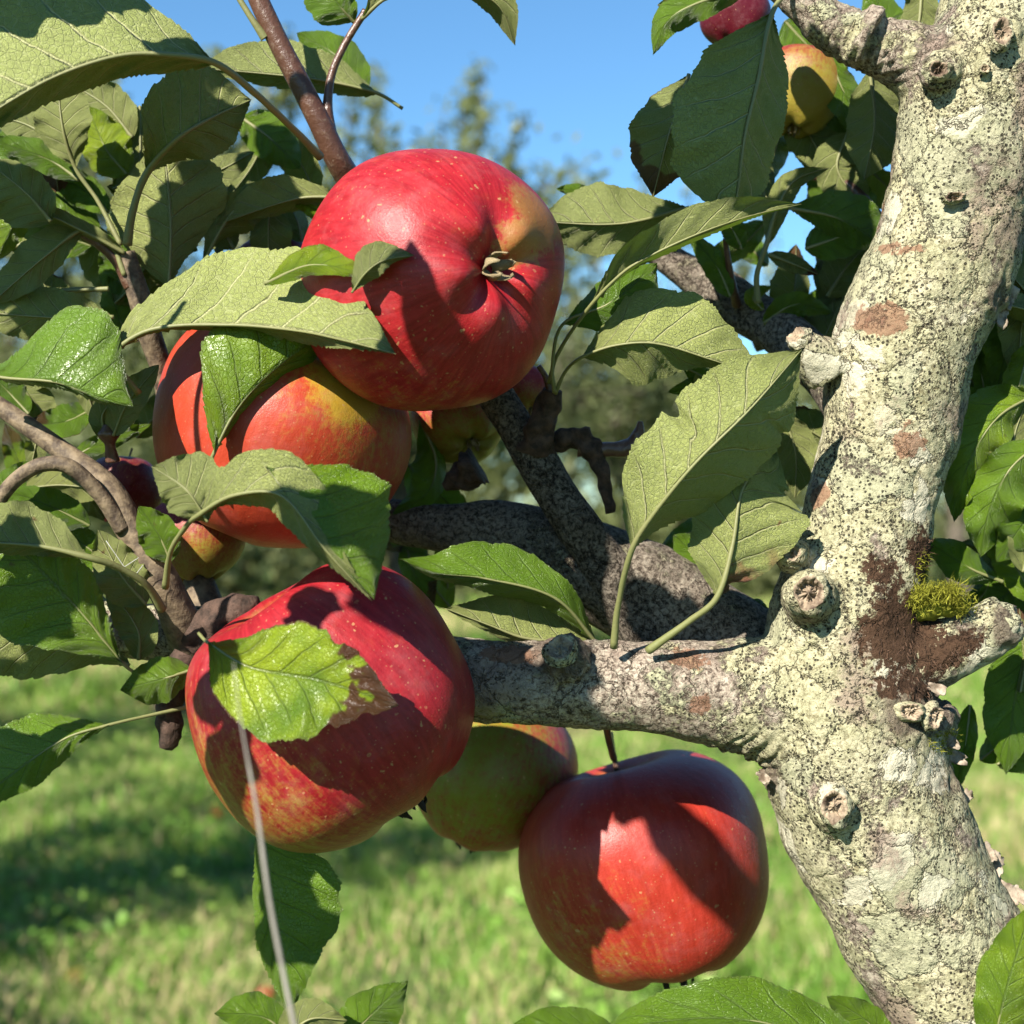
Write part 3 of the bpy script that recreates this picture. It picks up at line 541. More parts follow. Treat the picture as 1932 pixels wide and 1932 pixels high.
# surface relief
dep = V[:, 1]; PX = V[:, 0] / dep * F + 966; PY = 966 - (V[:, 2] - CAMH) / dep * F
lump = np.array([noise.noise(Vector(v * 45)) * 8 + noise.noise(Vector(v * 130)) * 4.5 + noise.noise(Vector(v * 420)) * 2.2 for v in V])
nn = np.array([noise.noise(Vector(v * 90 + 7)) for v in V])
def blob(cx, cy, rx, ry, ang=0):
    c, s = math.cos(math.radians(ang)), math.sin(math.radians(ang)); dx, dy = PX - cx, PY - cy
    u, v = (dx * c - dy * s) / rx, (dx * s + dy * c) / ry; return np.clip(1.4 - np.sqrt(u*u + v*v), 0, 1.0)
front = (N[:, 1] < 0.3)
rough = np.maximum.reduce([blob(1730,1340,85,55), blob(1800,1480,40,30)*.6, blob(1060,1232,60,50), blob(1400,1440,70,30,-30), blob(1530,1125,50,50)*.6, blob(1840,320,60,60)*.5, blob(1880,560,30,50)*.8, blob(1440,1470,40,50)*.8, blob(1900,1180,30,60)])
# ring wrinkles on the side branch and in the crotches
wr = blob(1625,80,75,60) * np.sin((PX + PY * 0.35 + nn * 25) * 0.36) * 4.5
wr += blob(1430,1440,80,60) * np.sin((PX * 0.7 + PY + nn * 30) * 0.28) * 4
wr += blob(1700,120,80,40) * np.sin((PX * 0.5 + PY + nn * 30) * 0.3) * 2
wr += blob(1090,1290,60,90) * np.sin((PX + nn * 40) * 0.35) * 3.0
wr += blob(1800,360,70,40) * np.sin((PX * 0.4 + PY + nn * 40) * 0.33) * 3.5
rg = np.array([noise.noise(Vector(v * 300 + 3)) for v in V]) * 12 * rough
V2 = V + N * ((lump + wr + rg) * D0 / F)[:, None]
bare = np.maximum.reduce([blob(1665,605,58,34), blob(1300,1245,45,22)*.9, blob(1320,1330,25,26)*.8, blob(1550,935,16,28,-20), blob(1720,835,42,44)*.75, blob(1925,1230,18,50)*.0, blob(1640,395,34,60)*.7, blob(960,1235,60,20)*.9, blob(1690,470,60,16)*.7])
maroon = np.maximum.reduce([blob(1700,1190,95,90), blob(1745,1060,34,80,20)*.9, blob(1785,1232,90,36,25), blob(1668,1090,50,70,30)*.72, blob(1710,1290,80,50)*.75]) * front
weath = np.maximum(np.clip((1440 - PX) / 160, 0, 1) * (PY > 1150) * (PY < 1460) * .9, np.clip((1720 - PX) / 60, 0, 1) * (PY < 180)); weath = np.maximum(weath, blob(1730, 1320, 110, 90) * .6)
attrs = {'bare': bare, 'maroon': maroon, 'rough': rough, 'weathered': weath}
# split the fused surface by the nearest axis into trunk, limbs and stub
ctr = {k: (lambda S: (W(S[:, :3]), S[:, 3] * D0 / F))(spl(a[0], 120)) for k, a in AX.items()}
fc = np.array([V[list(q)].mean(0) for q in Q]); best = np.full(len(fc), 9e9); own = np.zeros(len(fc), int); keys = list(AX)
for i, k in enumerate(keys):
    C, R = ctr[k]; sc = np.empty(len(fc))
    for s in range(0, len(fc), 4000):
        d = np.linalg.norm(fc[s:s+4000, None] - C[None], axis=2) / R[None]; sc[s:s+4000] = d.min(1) + (0 if k == 'trunk' else 0.02)
    m = sc < best; best[m] = sc[m]; own[m] = i
names = {'trunk': 'trunk', 'branch_a': 'branch', 'branch_b': 'branch', 'stub': 'branch_stub'}
labs = {'trunk': None, 'branch_a': 'thick horizontal limb leaving the trunk to the left behind the apples', 'branch_b': 'wrinkled brown-grey side branch at the top', 'stub': 'cut broken stub on the right of the trunk'}
parts = {}
for i, k in enumerate(keys):
    fi = np.where(own == i)[0]; qs = [Q[j] for j in fi]; used = np.unique(np.concatenate([np.array(q) for q in qs])); mp = -np.ones(len(V), int); mp[used] = np.arange(len(used))
    o = mesh_obj(names[k], V2[used], [[mp[a] for a in q] for q in qs], M_BARK, tree); parts[k] = o
    for an, av in attrs.items():
        at = o.data.attributes.new(an, 'FLOAT', 'POINT'); at.data.foreach_set('value', av[used].astype(np.float32))
    if labs[k]: o['label'] = labs[k]
trunk = parts['trunk']
def sub(o, par): o.parent = par; o.matrix_parent_inverse = Matrix.Identity(4); return o
def tpart(name, V_, F_, mat, par=None, smooth=True):
    """a mesh under one of the tree's parts (those sit at the tree's origin)"""
    return mesh_obj(name, V_, F_, mat, par or trunk, smooth)
Vb, Fb = tube_geo([(1960,2200,0,150),(1990,3200,0,190),(1960,5200,0,260),(1930,8000,0,330),(1930,9500,0,480),(1930,9700,0,560)], n=60, seg=40, ns=0.08, nf=15)
sub_t = mesh_obj('trunk_base', Vb, Fb, M_BARK, tree)
# knots: rounded collars with a rough sunken heart
def knot(cx, cy, z, r, ax=(0, 0, -1), sq=1.0, hollow=0.5, mat=None, par=None, seed=0):
    c = W(np.array([cx, cy, z], float)); A = Vector((ax[0], ax[2] * -1 * -1, -ax[1])); A = Vector((ax[0], -abs(ax[2]), -ax[1])).normalized()
    q = Vector((0, 0, 1)).rotation_difference(A).to_matrix(); R = r * c[1] / F
    prof = [(1.25, -0.35), (1.12, 0.02), (1.0, 0.22), (0.86, 0.34), (0.72, 0.32), (0.60, 0.16), (0.45, 0.0 - hollow * .3), (0.28, -hollow * .2), (0.12, 0.05), (0.0, 0.08)]
    seg = 56; V_ = []
    for i, (rr, h) in enumerate(prof):
        for k in range(seg):
            a = 2 * math.pi * k / seg; d = Vector((math.cos(a), math.sin(a), 0)); nz_ = noise.noise(d * 1.5 + Vector((i * .35, seed, cx))) * 1.7; nf_ = noise.noise(d * 4 + Vector((i * .7, seed, 3))) * 1.5 + noise.noise(d * 11 + Vector((i * 1.7, seed, 3)))
            p = Vector((d.x * rr * (1 + .14 * nz_ + .06 * nf_), d.y * rr * sq * (1 + .14 * nz_), h + .12 * nz_ + (0.24 if rr < .8 else .07) * nf_)) * R
            V_.append(np.array(q @ p) + c)
    F_ = [(i*seg+k, i*seg+(k+1) % seg, (i+1)*seg+(k+1) % seg, (i+1)*seg+k) for i in range(len(prof)-1) for k in range(seg)]
    o = tpart('knot', V_, F_, M_BARK, par); o.data.materials.append(M_KNOT)
    for i, p in enumerate(o.data.polygons): p.material_index = 1 if i // seg >= 3 else 0
    return o
knot(1526,1118,-175,34,(-.15,0,-1),1.05,0.9,seed=1); knot(1496,1044,-118,19,(-.4,-.2,-1),0.9,0.4,seed=2); knot(1574,1520,-195,27,(-.1,0,-1),1.35,1.0,seed=3)
knot(1888,62,-165,22,(.1,-.1,-1),1.3,0.8,seed=4); knot(1770,132,-152,22,(-.1,0,-1),0.8,0.6,seed=5); knot(1858,130,-150,10,(0,0,-1),0.8,0.6,seed=6)
knot(1505,636,-62,21,(-.6,-.6,-.6),1.0,0.1,seed=7); knot(1800,372,-150,20,(-.1,0,-1),0.5,0.9,seed=8); knot(1058,1226,-108,27,(-.2,-.5,-.8),1.0,0.6,par=parts['branch_a'],seed=9)
knot(1912,1172,-62,32,(.9,-.35,-.3),1.1,1.0,par=parts['stub'],seed=10); knot(1716,1342,-158,26,(0.1,-.1,-1),0.7,0.4,seed=11); knot(1762,1352,-140,20,(0.4,0,-1),1.2,0.4,seed=12)
# bark flakes peeling off the right-hand edge and around the old wound
def flake(cx, cy, z, s, ang, par=None):
    n, m = 10, 7; V_ = []; c, sn = math.cos(ang), math.sin(ang)
    for i in range(n):
        for j in range(m):
            u = (i / (n-1) - .5) * 2; v = (j / (m-1) - .5) * 2; e = max(abs(u), abs(v)); rr = 1 + .55 * e * noise.noise(Vector((u * 2.5, v * 2.5, cx)))
            x = u * rr * math.sqrt(1 - v*v*.45); y = v * rr * math.sqrt(1 - u*u*.45) * .55
            V_.append((cx + (x * c - y * sn) * s, cy + (x * sn + y * c) * s, z - s * .7 * max(0, u) ** 2 + s * .2 * noise.noise(Vector((u * 4, v * 4, cy)))))
    F_ = [(i*m+j, i*m+j+1, (i+1)*m+j+1, (i+1)*m+j) for i in range(n-1) for j in range(m-1)]
    o = tpart('bark_flake', W(np.array(V_)), F_, M_FLAKE, par); md = o.modifiers.new('t', 'SOLIDIFY'); md.thickness = 0.00035; return o
for i, (x, y, z, s, a) in enumerate([(1862,1606,-30,22,.9),(1880,1630,-20,24,1.5),(1912,1685,-30,26,.7),(1798,1424,-30,24,.5),(1820,1508,0,22,2.2),(1838,1575,-40,16,1.1),(1905,560,-30,24,2.0),(1888,592,-40,22,1.4),
        (1922,330,-50,24,1.2),(1838,330,-120,14,.2),(1768,1300,-110,18,.3),(1790,1395,-60,20,.7),(1440,1464,-60,16,.9)]): flake(x, y, z, s, a)
# moss
def blades(name, pts, nrm, lng, wid, mat, par, seed=3, spread=0.6):
    r = np.random.default_rng(seed); n = len(pts); d = nrm + r.normal(0, spread, (n, 3)); d /= np.linalg.norm(d, axis=1)[:, None]
    sd = np.cross(d, r.normal(0, 1, (n, 3))); sd /= np.linalg.norm(sd, axis=1)[:, None]; L_ = lng * r.uniform(.5, 1.3, n)[:, None]; bend = r.normal(0, .35, (n, 3)) * L_
    a = pts - sd * wid; b = pts + sd * wid; c = pts + d * L_ * .6 + sd * wid * .7; c2 = pts + d * L_ * .6 - sd * wid * .7; e = pts + d * L_ + bend
    V_ = np.stack([a, b, c, c2, e], 1).reshape(-1, 3); i = np.arange(n) * 5
    T_ = np.concatenate([np.stack([i, i+1, i+2], 1), np.stack([i, i+2, i+3], 1), np.stack([i+3, i+2, i+4], 1)])
    o = fast_mesh(name, V_, T_, mat, par, 3); o['kind'] = 'stuff'; return o
sel = np.where((maroon > .35) & front)[0]; pk_ = rng.choice(sel, 4200); wts = maroon[pk_] > rng.uniform(.45, 2.1, len(pk_)); pk_ = pk_[wts]
cen = W(np.array([1722., 1165, -120])); rad_ = V2[pk_] - cen; rad_ /= np.linalg.norm(rad_, axis=1)[:, None]
blades('brown_moss', V2[pk_], N[pk_] * .25 + rad_ * .8 + np.array([0, -.15, -.15]), 0.0019, 0.00014, M_MOSSD, trunk, 5, .35)
mc = []
for k in range(26):
    u = k / 25; cx, cy = 1715 + 110 * u + rng.normal(0, 6), 1150 - 30 * math.sin(u * 2.6) + rng.normal(0, 8); mc.append((cx, cy, -95 + rng.normal(0, 12)))
mc = W(np.array(mc)); pts = (mc[rng.integers(0, len(mc), 2600)] + rng.normal(0, .0012, (2600, 3)))
blades('moss_tuft', pts, np.tile(np.array([0.0, -.5, .75]), (2600, 1)), 0.0019, 0.00013, M_MOSS, trunk, 6, .75)
Vm, Fm = tube_geo([(1712,1160,-70,16),(1765,1142,-72,24),(1822,1148,-70,12)], n=14, seg=14, ns=.4, nf=500); tpart('moss_cushion', Vm, Fm, M_MOSS)
sel2 = np.where(front & ((blob(1790,1400,40,26) > .5) | (blob(1740,1070,22,40) > .6)))[0]; pk2 = rng.choice(sel2, 700)
blades('moss_sprigs', V2[pk2], N[pk2], 0.0013, 0.00012, M_MOSS, trunk, 8, .7)

# back limbs, twigs and spurs ------------------------------------------
def limb(name, pts, mat, label=None, **kw):
    k = dict(n=70, seg=26, ns=.14, nf=70); k.update(kw); o = tube(name, pts, mat, tree, **k)
    if label: o['label'] = label
    return o
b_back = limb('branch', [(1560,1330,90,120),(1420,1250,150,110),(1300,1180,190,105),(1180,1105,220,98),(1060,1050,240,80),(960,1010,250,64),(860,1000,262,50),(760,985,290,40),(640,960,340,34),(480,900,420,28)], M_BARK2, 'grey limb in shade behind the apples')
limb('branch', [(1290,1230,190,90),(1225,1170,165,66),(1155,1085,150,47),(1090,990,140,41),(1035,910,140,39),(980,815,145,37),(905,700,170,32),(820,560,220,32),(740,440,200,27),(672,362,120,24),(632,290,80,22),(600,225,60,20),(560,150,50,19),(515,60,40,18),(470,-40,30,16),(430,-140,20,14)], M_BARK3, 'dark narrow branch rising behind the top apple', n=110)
limb('twig', [(700,400,120,27),(668,352,112,25),(634,296,76,23.5),(602,228,56,22),(562,150,46,20.5),(516,60,36,19.5),(470,-40,26,18)], M_TWIG, 'shiny red-brown shoot at the top left', ns=.08)
limb('twig', [(622,262,66,17),(618,200,62,10),(626,140,60,7.5),(650,85,60,7),(690,20,60,7)], M_TWIG, seg=12)
limb('twig', [(500,72,30,9),(478,40,20,6),(440,-20,10,5)], M_PET, seg=12)
limb('spur', [(1010,850,120,34),(1022,800,95,27),(1034,762,80,24),(1040,735,70,19)], M_DEAD, None, n=40, ns=.35, nf=260)
limb('twig', [(1038,742,70,9),(1030,712,66,6),(1016,690,60,5)], M_TWIG, n=16, seg=10)
limb('spur', [(1000,836,150,20),(1050,832,140,18),(1095,826,130,22),(1118,850,125,19),(1136,890,125,14),(1144,930,128,12),(1152,968,130,9)], M_DEAD, None, n=60, ns=.5, nf=300)
limb('twig', [(1090,846,130,16),(1140,850,128,14),(1190,842,125,15),(1206,815,122,11),(1208,795,120,5)], M_TWIG, None, ns=.3, nf=200)
limb('spur', [(900,880,200,40),(860,905,210,22),(838,918,215,10)], M_DEAD, None, n=24, ns=.5, nf=300)
limb('twig', [(-40,740,-20,17),(40,795,-30,18),(140,868,-40,22),(205,930,-50,28),(252,1010,-50,29),(300,1090,-40,32),(340,1165,0,37),(372,1228,60,44)], M_TWIGG, 'brown leafy shoot at the left edge', ns=.12)
limb('twig', [(-30,990,-90,13),(20,915,-110,14),(75,878,-120,14),(130,880,-115,14),(190,935,-90,14),(232,1000,-70,16)], M_TWIGG, None, ns=.14)
limb('twig', [(238,476,80,18),(255,535,90,20),(280,620,110,22),(310,720,150,20),(330,860,190,22),(350,1010,200,26),(400,1180,160,34)], M_TWIGG, 'reddish shoot carrying the upper left leaves', ns=.14)
limb('twig', [(120,420,40,8),(180,455,60,10),(222,492,78,13),(250,540,88,16)], M_TWIG, None, seg=14)
limb('spur', [(212,870,-30,13),(208,840,-40,10),(205,815,-45,20),(202,800,-48,8)], M_TWIG, None, n=24, ns=.3, nf=300)
limb('spur', [(355,1235,-20,30),(330,1290,-30,24),(318,1350,-40,24),(322,1400,-40,20),(330,1412,-40,8)], M_DEAD, None, n=30, ns=.35, nf=260)
limb('spur', [(372,1215,20,40),(410,1180,0,40),(450,1150,-20,34),(490,1140,-20,14)], M_DEAD, None, n=30, ns=.4, nf=220)
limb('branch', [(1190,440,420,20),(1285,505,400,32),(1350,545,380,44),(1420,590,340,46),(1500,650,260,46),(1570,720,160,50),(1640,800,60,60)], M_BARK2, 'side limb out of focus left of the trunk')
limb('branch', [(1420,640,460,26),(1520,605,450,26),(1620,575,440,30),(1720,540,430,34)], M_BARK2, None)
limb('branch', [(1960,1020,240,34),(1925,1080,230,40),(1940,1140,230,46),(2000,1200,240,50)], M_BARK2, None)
limb('twig', [(1530,330,260,9),(1600,350,250,11),(1680,440,230,13)], M_TWIG, None, seg=12)
limb('twig', [(1368,450,210,5),(1378,520,240,7),(1390,575,300,10)], M_TWIG, None, seg=12)
limb('twig', [(-500,-560,-600,22),(100,-800,-600,18),(600,-860,-640,16),(900,-760,-640,12),(1040,-560,-620,9),(1120,-300,-600,6)], M_TWIG, None)
limb('twig', [(-420,1300,-500,22),(-260,900,-560,18),(-200,650,-600,14),(-170,300,-600,9),(-120,60,-570,6)], M_TWIG, None)

# ------------------------------------------------------------------ apples
def apple_geo(nt_=96, nf_=72, seed=0, lobes=0.035, taper=0.10, flat=0.90, lump=0.04):
    V_ = []
    for i in range(nf_ + 1):
        ph = math.pi * i / nf_
        for k in range(nt_):
            th = 2 * math.pi * k / nt_; s = math.sin(ph) ** 0.92 if 0 < i < nf_ else 0; c = math.cos(ph)
            r = s * (1 + taper * c); h = flat * (abs(c) ** 0.93) * (1 if c > 0 else -1)
            lob = math.cos(5 * th + seed)
            if c > 0: h -= 0.30 * math.exp(-(s / 0.27) ** 2)
            else: h += 0.20 * math.exp(-(s / 0.24) ** 2) ; h += lobes * 1.5 * lob * math.exp(-((s - 0.38) / 0.22) ** 2)
            r *= 1 + lobes * lob * (0.35 - 0.65 * c) * s
            d = Vector((math.cos(th) * s, math.sin(th) * s, c)); q = 1 + lump * noise.noise(d * 1.1 + Vector((seed * 3.1, 0, 0))) * 1.8
            V_.append((r * math.cos(th) * q, r * math.sin(th) * q, h * q))
    F_ = [(i*nt_+k, (i+1)*nt_+k, (i+1)*nt_+(k+1) % nt_, i*nt_+(k+1) % nt_) for i in range(nf_) for k in range(nt_)]
    return V_, F_
def apple(cx, cy, z, r, axis, label, ydir=(0, -1, 0), yamt=0.0, russet=None, spin=0.0, seed=1, stem=None, calyx=M_SEPAL, green=0.0, dark=0.0, cs=1.0, name='apple', group='apples on the near tree', scl=(1, 1, 1), orange=0.0, rcol=((0.40, 0.16, 0.03), (0.62, 0.34, 0.10)), **kw):
    """axis: where the calyx points, as right / up / towards the viewer; r in photo units"""
    c = W(np.array([cx, cy, z], float)); R = r * c[1] / F
    A = Vector((axis[0], -axis[2], axis[1])).normalized(); q = Vector((0, 0, -1)).rotation_difference(A) @ Matrix.Rotation(spin, 3, 'Z').to_quaternion()
    root = empty(name, c, label, 'apple', group); root.rotation_mode = 'QUATERNION'; root.rotation_quaternion = q; root.scale = (R * scl[0], R * scl[1], R * scl[2])
    loc = lambda v: tuple((q.inverted() @ Vector((v[0], -v[2], v[1]))).normalized())
    mt = mat_apple('apple_skin_%d' % seed, loc(ydir), yamt, [(loc(d), s_) for d, s_ in (russet or [])], green, dark, orange, rcol)
    V_, F_ = apple_geo(seed=seed, **kw); me = bpy.data.meshes.new('flesh'); me.from_pydata(V_, [], F_); me.validate(); me.polygons.foreach_set('use_smooth', [True] * len(me.polygons)); me.materials.append(mt)
    o = bpy.data.objects.new('skin', me); COL.objects.link(o); o.parent = root
    # calyx: five dried curled sepals round a small cup
    Vc, Fc = [], []; zc = -kw.get('flat', .9) + 0.20
    for k in range(5):
        a = 2 * math.pi * k / 5 + seed; n = 7; b0 = len(Vc)
        for i in range(n):
            u = i / (n-1); w_ = .052 * (1 - u) ** .6 + .006; rr = .05 + .075 * math.sin(u * 2.6 + random.uniform(-.3, .3)); zz = zc - .02 - .24 * u + .02 * random.uniform(-1, 1)
            for s in (-1, 0, 1):
                Vc.append((math.cos(a) * rr * cs - math.sin(a) * s * w_ * cs, math.sin(a) * rr * cs + math.cos(a) * s * w_ * cs, zz + (0.015 if s else 0)))
        Fc += [(b0+i*3+j, b0+i*3+j+1, b0+(i+1)*3+j+1, b0+(i+1)*3+j) for i in range(n-1) for j in range(2)]
    me = bpy.data.meshes.new('calyx'); me.from_pydata(Vc, [], Fc); me.polygons.foreach_set('use_smooth', [True] * len(me.polygons)); me.materials.append(calyx)
    oc = bpy.data.objects.new('calyx', me); COL.objects.link(oc); oc.parent = root; m = oc.modifiers.new('t', 'SOLIDIFY'); m.thickness = 0.009
    # stem
    sp = stem or [(0, 0, .52, .028), (.01, .01, .75, .024), (.03, .02, .98, .026), (.05, .05, 1.15, .034)]
    Vs, Fs = tube_geo(sp, n=20, seg=10, photo=False, ns=.15, nf=6); me = bpy.data.meshes.new('stem'); me.from_pydata(Vs.tolist(), [], Fs); me.polygons.foreach_set('use_smooth', [True] * len(me.polygons)); me.materials.append(M_TWIG)
    os_ = bpy.data.objects.new('stem', me); COL.objects.link(os_); os_.parent = root
    return root
apple(825, 530, -120, 246, (0.55, -0.02, 0.83), 'large crimson apple at the top with its dried calyx facing the viewer', ydir=(-.25,-.95,.1), yamt=-.32, russet=[((.80,.42,.42), .36), ((.72,.22,.65), .26)], seed=1, cs=.78, spin=.5, lump=.045, flat=.93, lobes=.03)
apple(532, 815, 100, 240, (-0.42, -0.86, -0.30), 'orange-red apple with a yellow stem end tucked below the topmost apple', ydir=(.8,.3,.5), yamt=-.20, seed=2, lump=.05, lobes=.015, orange=.6, rcol=((0.60,0.42,0.03),(0.85,0.55,0.06)), russet=[((.62,.30,.74),.40)], stem=[(0,0,.4,.02),(0,0,.6,.02)], cs=.5)
apple(630, 1324, -110, 268, (0.57, -0.80, -0.12), 'large dark red apple at the lower left under a scorched leaf', ydir=(-.5,-.8,.2), yamt=-.06, seed=3, dark=.25, lobes=.015, lump=.06, calyx=M_BLACK, cs=.9, flat=.95, taper=.02, stem=[(0,0,.45,.025),(0,0,.7,.02)])
apple(925, 1452, 600, 164, (-0.30, -0.95, 0.05), 'green shaded apple between the two lower red apples', ydir=(-.2,.2,.9), yamt=.12, green=1.0, seed=4, calyx=M_BLACK, cs=1.2, lobes=.012, stem=[(0,0,.45,.03),(0,0,.7,.02)])
apple(1216, 1640, 400, 228, (0.28, -0.94, 0.16), 'red apple hanging under the horizontal limb at the lower right', ydir=(-.6,-.5,.5), yamt=-.24, seed=5, lobes=.012, orange=.35, lump=.05, flat=.96, calyx=M_BLACK, taper=.13)
apple(868, 790, 330, 92, (0.3, -0.6, 0.6), 'small dull apple in shade behind the topmost apple', ydir=(.2,-.8,.5), yamt=.2, green=.6, seed=6)
apple(372, 1015, 190, 92, (0.1, -0.95, 0.2), 'brownish-yellow apple behind the folded leaf', ydir=(.2,-.8,.5), yamt=.12, green=.3, dark=.35, seed=7, rcol=((.2,.1,.03),(.3,.15,.05)))
apple(985, 740, 330, 52, (0.3, -0.6, 0.3), 'sliver of apple behind the right rim of the topmost apple', ydir=(.2,-.8,.5), yamt=.1, seed=8)
apple(515, 520, 330, 78, (0.3, -0.9, 0.3), 'purple-red apple peeping over the long grey-green leaf', dark=.8, seed=9, yamt=-.4)
apple(1502, 176, 285, 90, (-.1, -.95, .2), 'yellow and orange apple behind the dark leaves at the top', ydir=(.1,-.8,.5), yamt=.45, green=.2, dark=.4, seed=10)
apple(1388, 34, 230, 66, (-.1, -.95, .2), 'small purple-red apple at the top edge beside the wrinkled branch', dark=1.0, seed=11, yamt=-.4)
apple(1612, 640, 520, 60, (-.1, -.95, .2), 'orange apple out of focus left of the trunk', ydir=(.1,.8,.5), yamt=.3, seed=12)
apple(232, 925, 330, 72, (-.1, -.95, .2), 'shaded brown-red apple behind the shoot on the left', ydir=(.1,.8,.5), yamt=-.3, dark=.9, seed=13, rcol=((.1,.05,.02),(.15,.07,.03)))
ds = tube('dry_stem', [(441,1250,-1050,.8),(452,1345,-1060,1.7),(476,1480,-1070,3.0),(484,1520,-1072,3.6),(509,1700,-1080,4.4),(548,1900,-1090,5.2),(590,2100,-1100,6),(900,4500,-1000,9)], M_STEM, None, n=80, seg=12, ns=.1, nf=200)
tag(ds, 'thin pale grey dry stem standing out of focus before the lower left apple', 'stem')
# stalk that carries the lower right apple
limb('twig', [(1140,1350,30,7),(1150,1400,150,6.5),(1158,1430,320,7)], M_TWIG, None, seg=10, n=16)
# spider silk
g = NT('spider_silk'); M_SILK = g.done(g.pr((0.8, 0.8, 0.8), 0.3, 0.6))
sv, sf = [], []
for a, b in [((200,1020,-120),(250,1092,-120)),((226,1075,-120),(262,1052,-120)),((250,1092,-120),(270,1066,-118)),((1192,560,-60),(1150,600,-70))]:
    v_, f_ = tube_geo([(*a, .55), (*b, .55)], n=6, seg=5); k = len(sv); sv += list(v_); sf += [tuple(i + k for i in f) for f in f_]
tag(mesh_obj('spider_silk', np.array(sv), sf, M_SILK, None, origin=W(np.array([230., 1060, -120]))), 'fine white spider threads beside the left shoot', 'spider silk')

# ------------------------------------------------------------------ the orchard behind
def mat_foliage(name, c1, c2, ctr):
    g = NT(name); co = g.n('ShaderNodeTexCoord').outputs['Object']; n = g.noise(co, 1.6, 3).outputs[0]; n2 = g.noise(co, 14, 2).outputs[0]
    c = g.mix(g.math('ADD', g.math('MULTIPLY', n, .6), g.math('MULTIPLY_ADD', n2, .9, -.25), clamp=True), c1, c2)
    tr = g.n('ShaderNodeBsdfTranslucent'); g.set(tr.inputs[0], g.k(ctr, .7)); return g.done(g.ms(.3, g.pr(c, .5, .4, kf=.75), tr.outputs[0]))
M_F1 = mat_foliage('far_apple_foliage', (0.055, 0.085, 0.035), (0.25, 0.28, 0.11), (0.32, 0.38, 0.08))
M_F2 = mat_foliage('far_hedge_foliage', (0.07, 0.10, 0.04), (0.25, 0.27, 0.10), (0.20, 0.26, 0.07))
M_FB = mat_plain('far_bark', (0.05, 0.04, 0.03), (0.20, 0.17, 0.13), 20, .9, .01)
def leafcards(C, size, seed, up=0.3):
    r = np.random.default_rng(seed); n = len(C); N_ = r.normal(0, 1, (n, 3)); N_[:, 2] += up; N_ /= np.linalg.norm(N_, axis=1)[:, None]
    A = np.cross(N_, r.normal(0, 1, (n, 3))); A /= np.linalg.norm(A, axis=1)[:, None]; B = np.cross(N_, A); s = (size * r.uniform(.6, 1.3, n))[:, None]
    V_ = np.stack([C - A * s, C - B * s * .48 + N_ * s * .1, C + A * s, C + B * s * .48 + N_ * s * .1], 1).reshape(-1, 3); return V_, np.arange(n * 4).reshape(-1, 4)
def far_tree(x, y, h, rad, nleaf, label, seed, mat=M_F1, shoots=30, name='orchard_tree', size=.04, group='trees in the orchard behind', trunk_h=.9, fruit=0):
    r = np.random.default_rng(seed); root = empty(name, (x, y, 0), label, 'tree', group); Vt, Ft = [], []; tips = []
    def add(p, rr=None):
        v_, f_ = tube_geo(p, n=8, seg=7, photo=False, ns=.1, nf=4); k = len(Vt); Vt.extend(v_.tolist()); Ft.extend([tuple(i + k for i in f) for f in f_])
    v_, f_ = tube_geo([(x, y, -.1, .16), (x + .03, y, trunk_h * .5, .12), (x - .02, y, trunk_h, .10), (x, y, h * .6, .05)], n=14, seg=12, photo=False, ns=.2, nf=6)
    mesh_obj('trunk', v_, f_, M_FB, root); L_ = []
    for i in range(11):
        a = i * 2.4 + r.uniform(-.3, .3); el_ = r.uniform(.15, 1.2); ln = rad * r.uniform(.75, 1.05); b = np.array([x, y, trunk_h + (h * .55 - trunk_h) * r.uniform(0, 1)])
        d = np.array([math.cos(a) * math.cos(el_), math.sin(a) * math.cos(el_), math.sin(el_) * (h - trunk_h) / (2.0 * rad)]); e = b + d * ln; m_ = (b + e) / 2 + r.normal(0, .12, 3)
        add([(*b, .05), (*m_, .035), (*e, .012)]); P = spl([b, m_, e], 30)
        for q in P[6:]: L_.append(q)
        for j in range(7):
            s = P[r.integers(10, 30)]; e2 = s + r.normal(0, 1, 3) * rad * .28 + np.array([0, 0, rad * .14]); add([(*s, .015), (*((s + e2) / 2 + r.normal(0, .04, 3)), .01), (*e2, .004)])
            for q in spl([s, (s + e2) / 2, e2], 12): L_.append(q)
    top = []
    for i in range(shoots):
        a = r.uniform(0, 6.28); rr = rad * math.sqrt(r.uniform(0, 1)) * .9; b = np.array([x + math.cos(a) * rr, y + math.sin(a) * rr, h * .62 + .25 * h * (1 - (rr / rad) ** 2) * r.uniform(.4, 1)])
        e = b + np.array([math.cos(a) * .25 * rad * r.uniform(0, 1.2), math.sin(a) * .25 * rad, h * r.uniform(.08, .20)]); add([(*b, .012), (*((b + e) / 2 + r.normal(0, .03, 3)), .008), (*e, .003)])
        for q in spl([b, (b + e) / 2, e], 14): top.append(q)
    tag(mesh_obj('branches', Vt, Ft, M_FB, root), kind='stuff')
    L_ = np.array(L_); top = np.array(top); n1 = int(nleaf * .8); C = L_[r.integers(0, len(L_), n1)] + r.normal(0, .085 * rad, (n1, 3)); C2 = top[r.integers(0, len(top), nleaf - n1)] + r.normal(0, .045, (nleaf - n1, 3))
    v_, q_ = leafcards(np.concatenate([C, C2]), size, seed); o = fast_mesh('crown', v_, q_, mat, root); o['kind'] = 'stuff'
    return root, L_
far_tree(-2.15, 9.0, 4.25, 1.85, 30000, 'orchard apple tree out of focus behind the upper left leaves', 11, shoots=46)
far_tree(-0.80, 10.2, 4.45, 1.3, 17000, 'slender orchard tree whose shoots reach the sky above the top apple', 12, shoots=34)
far_tree(1.15, 13.2, 4.5, 1.6, 13000, 'orchard tree out of focus between the top apple and the trunk', 13, shoots=26)
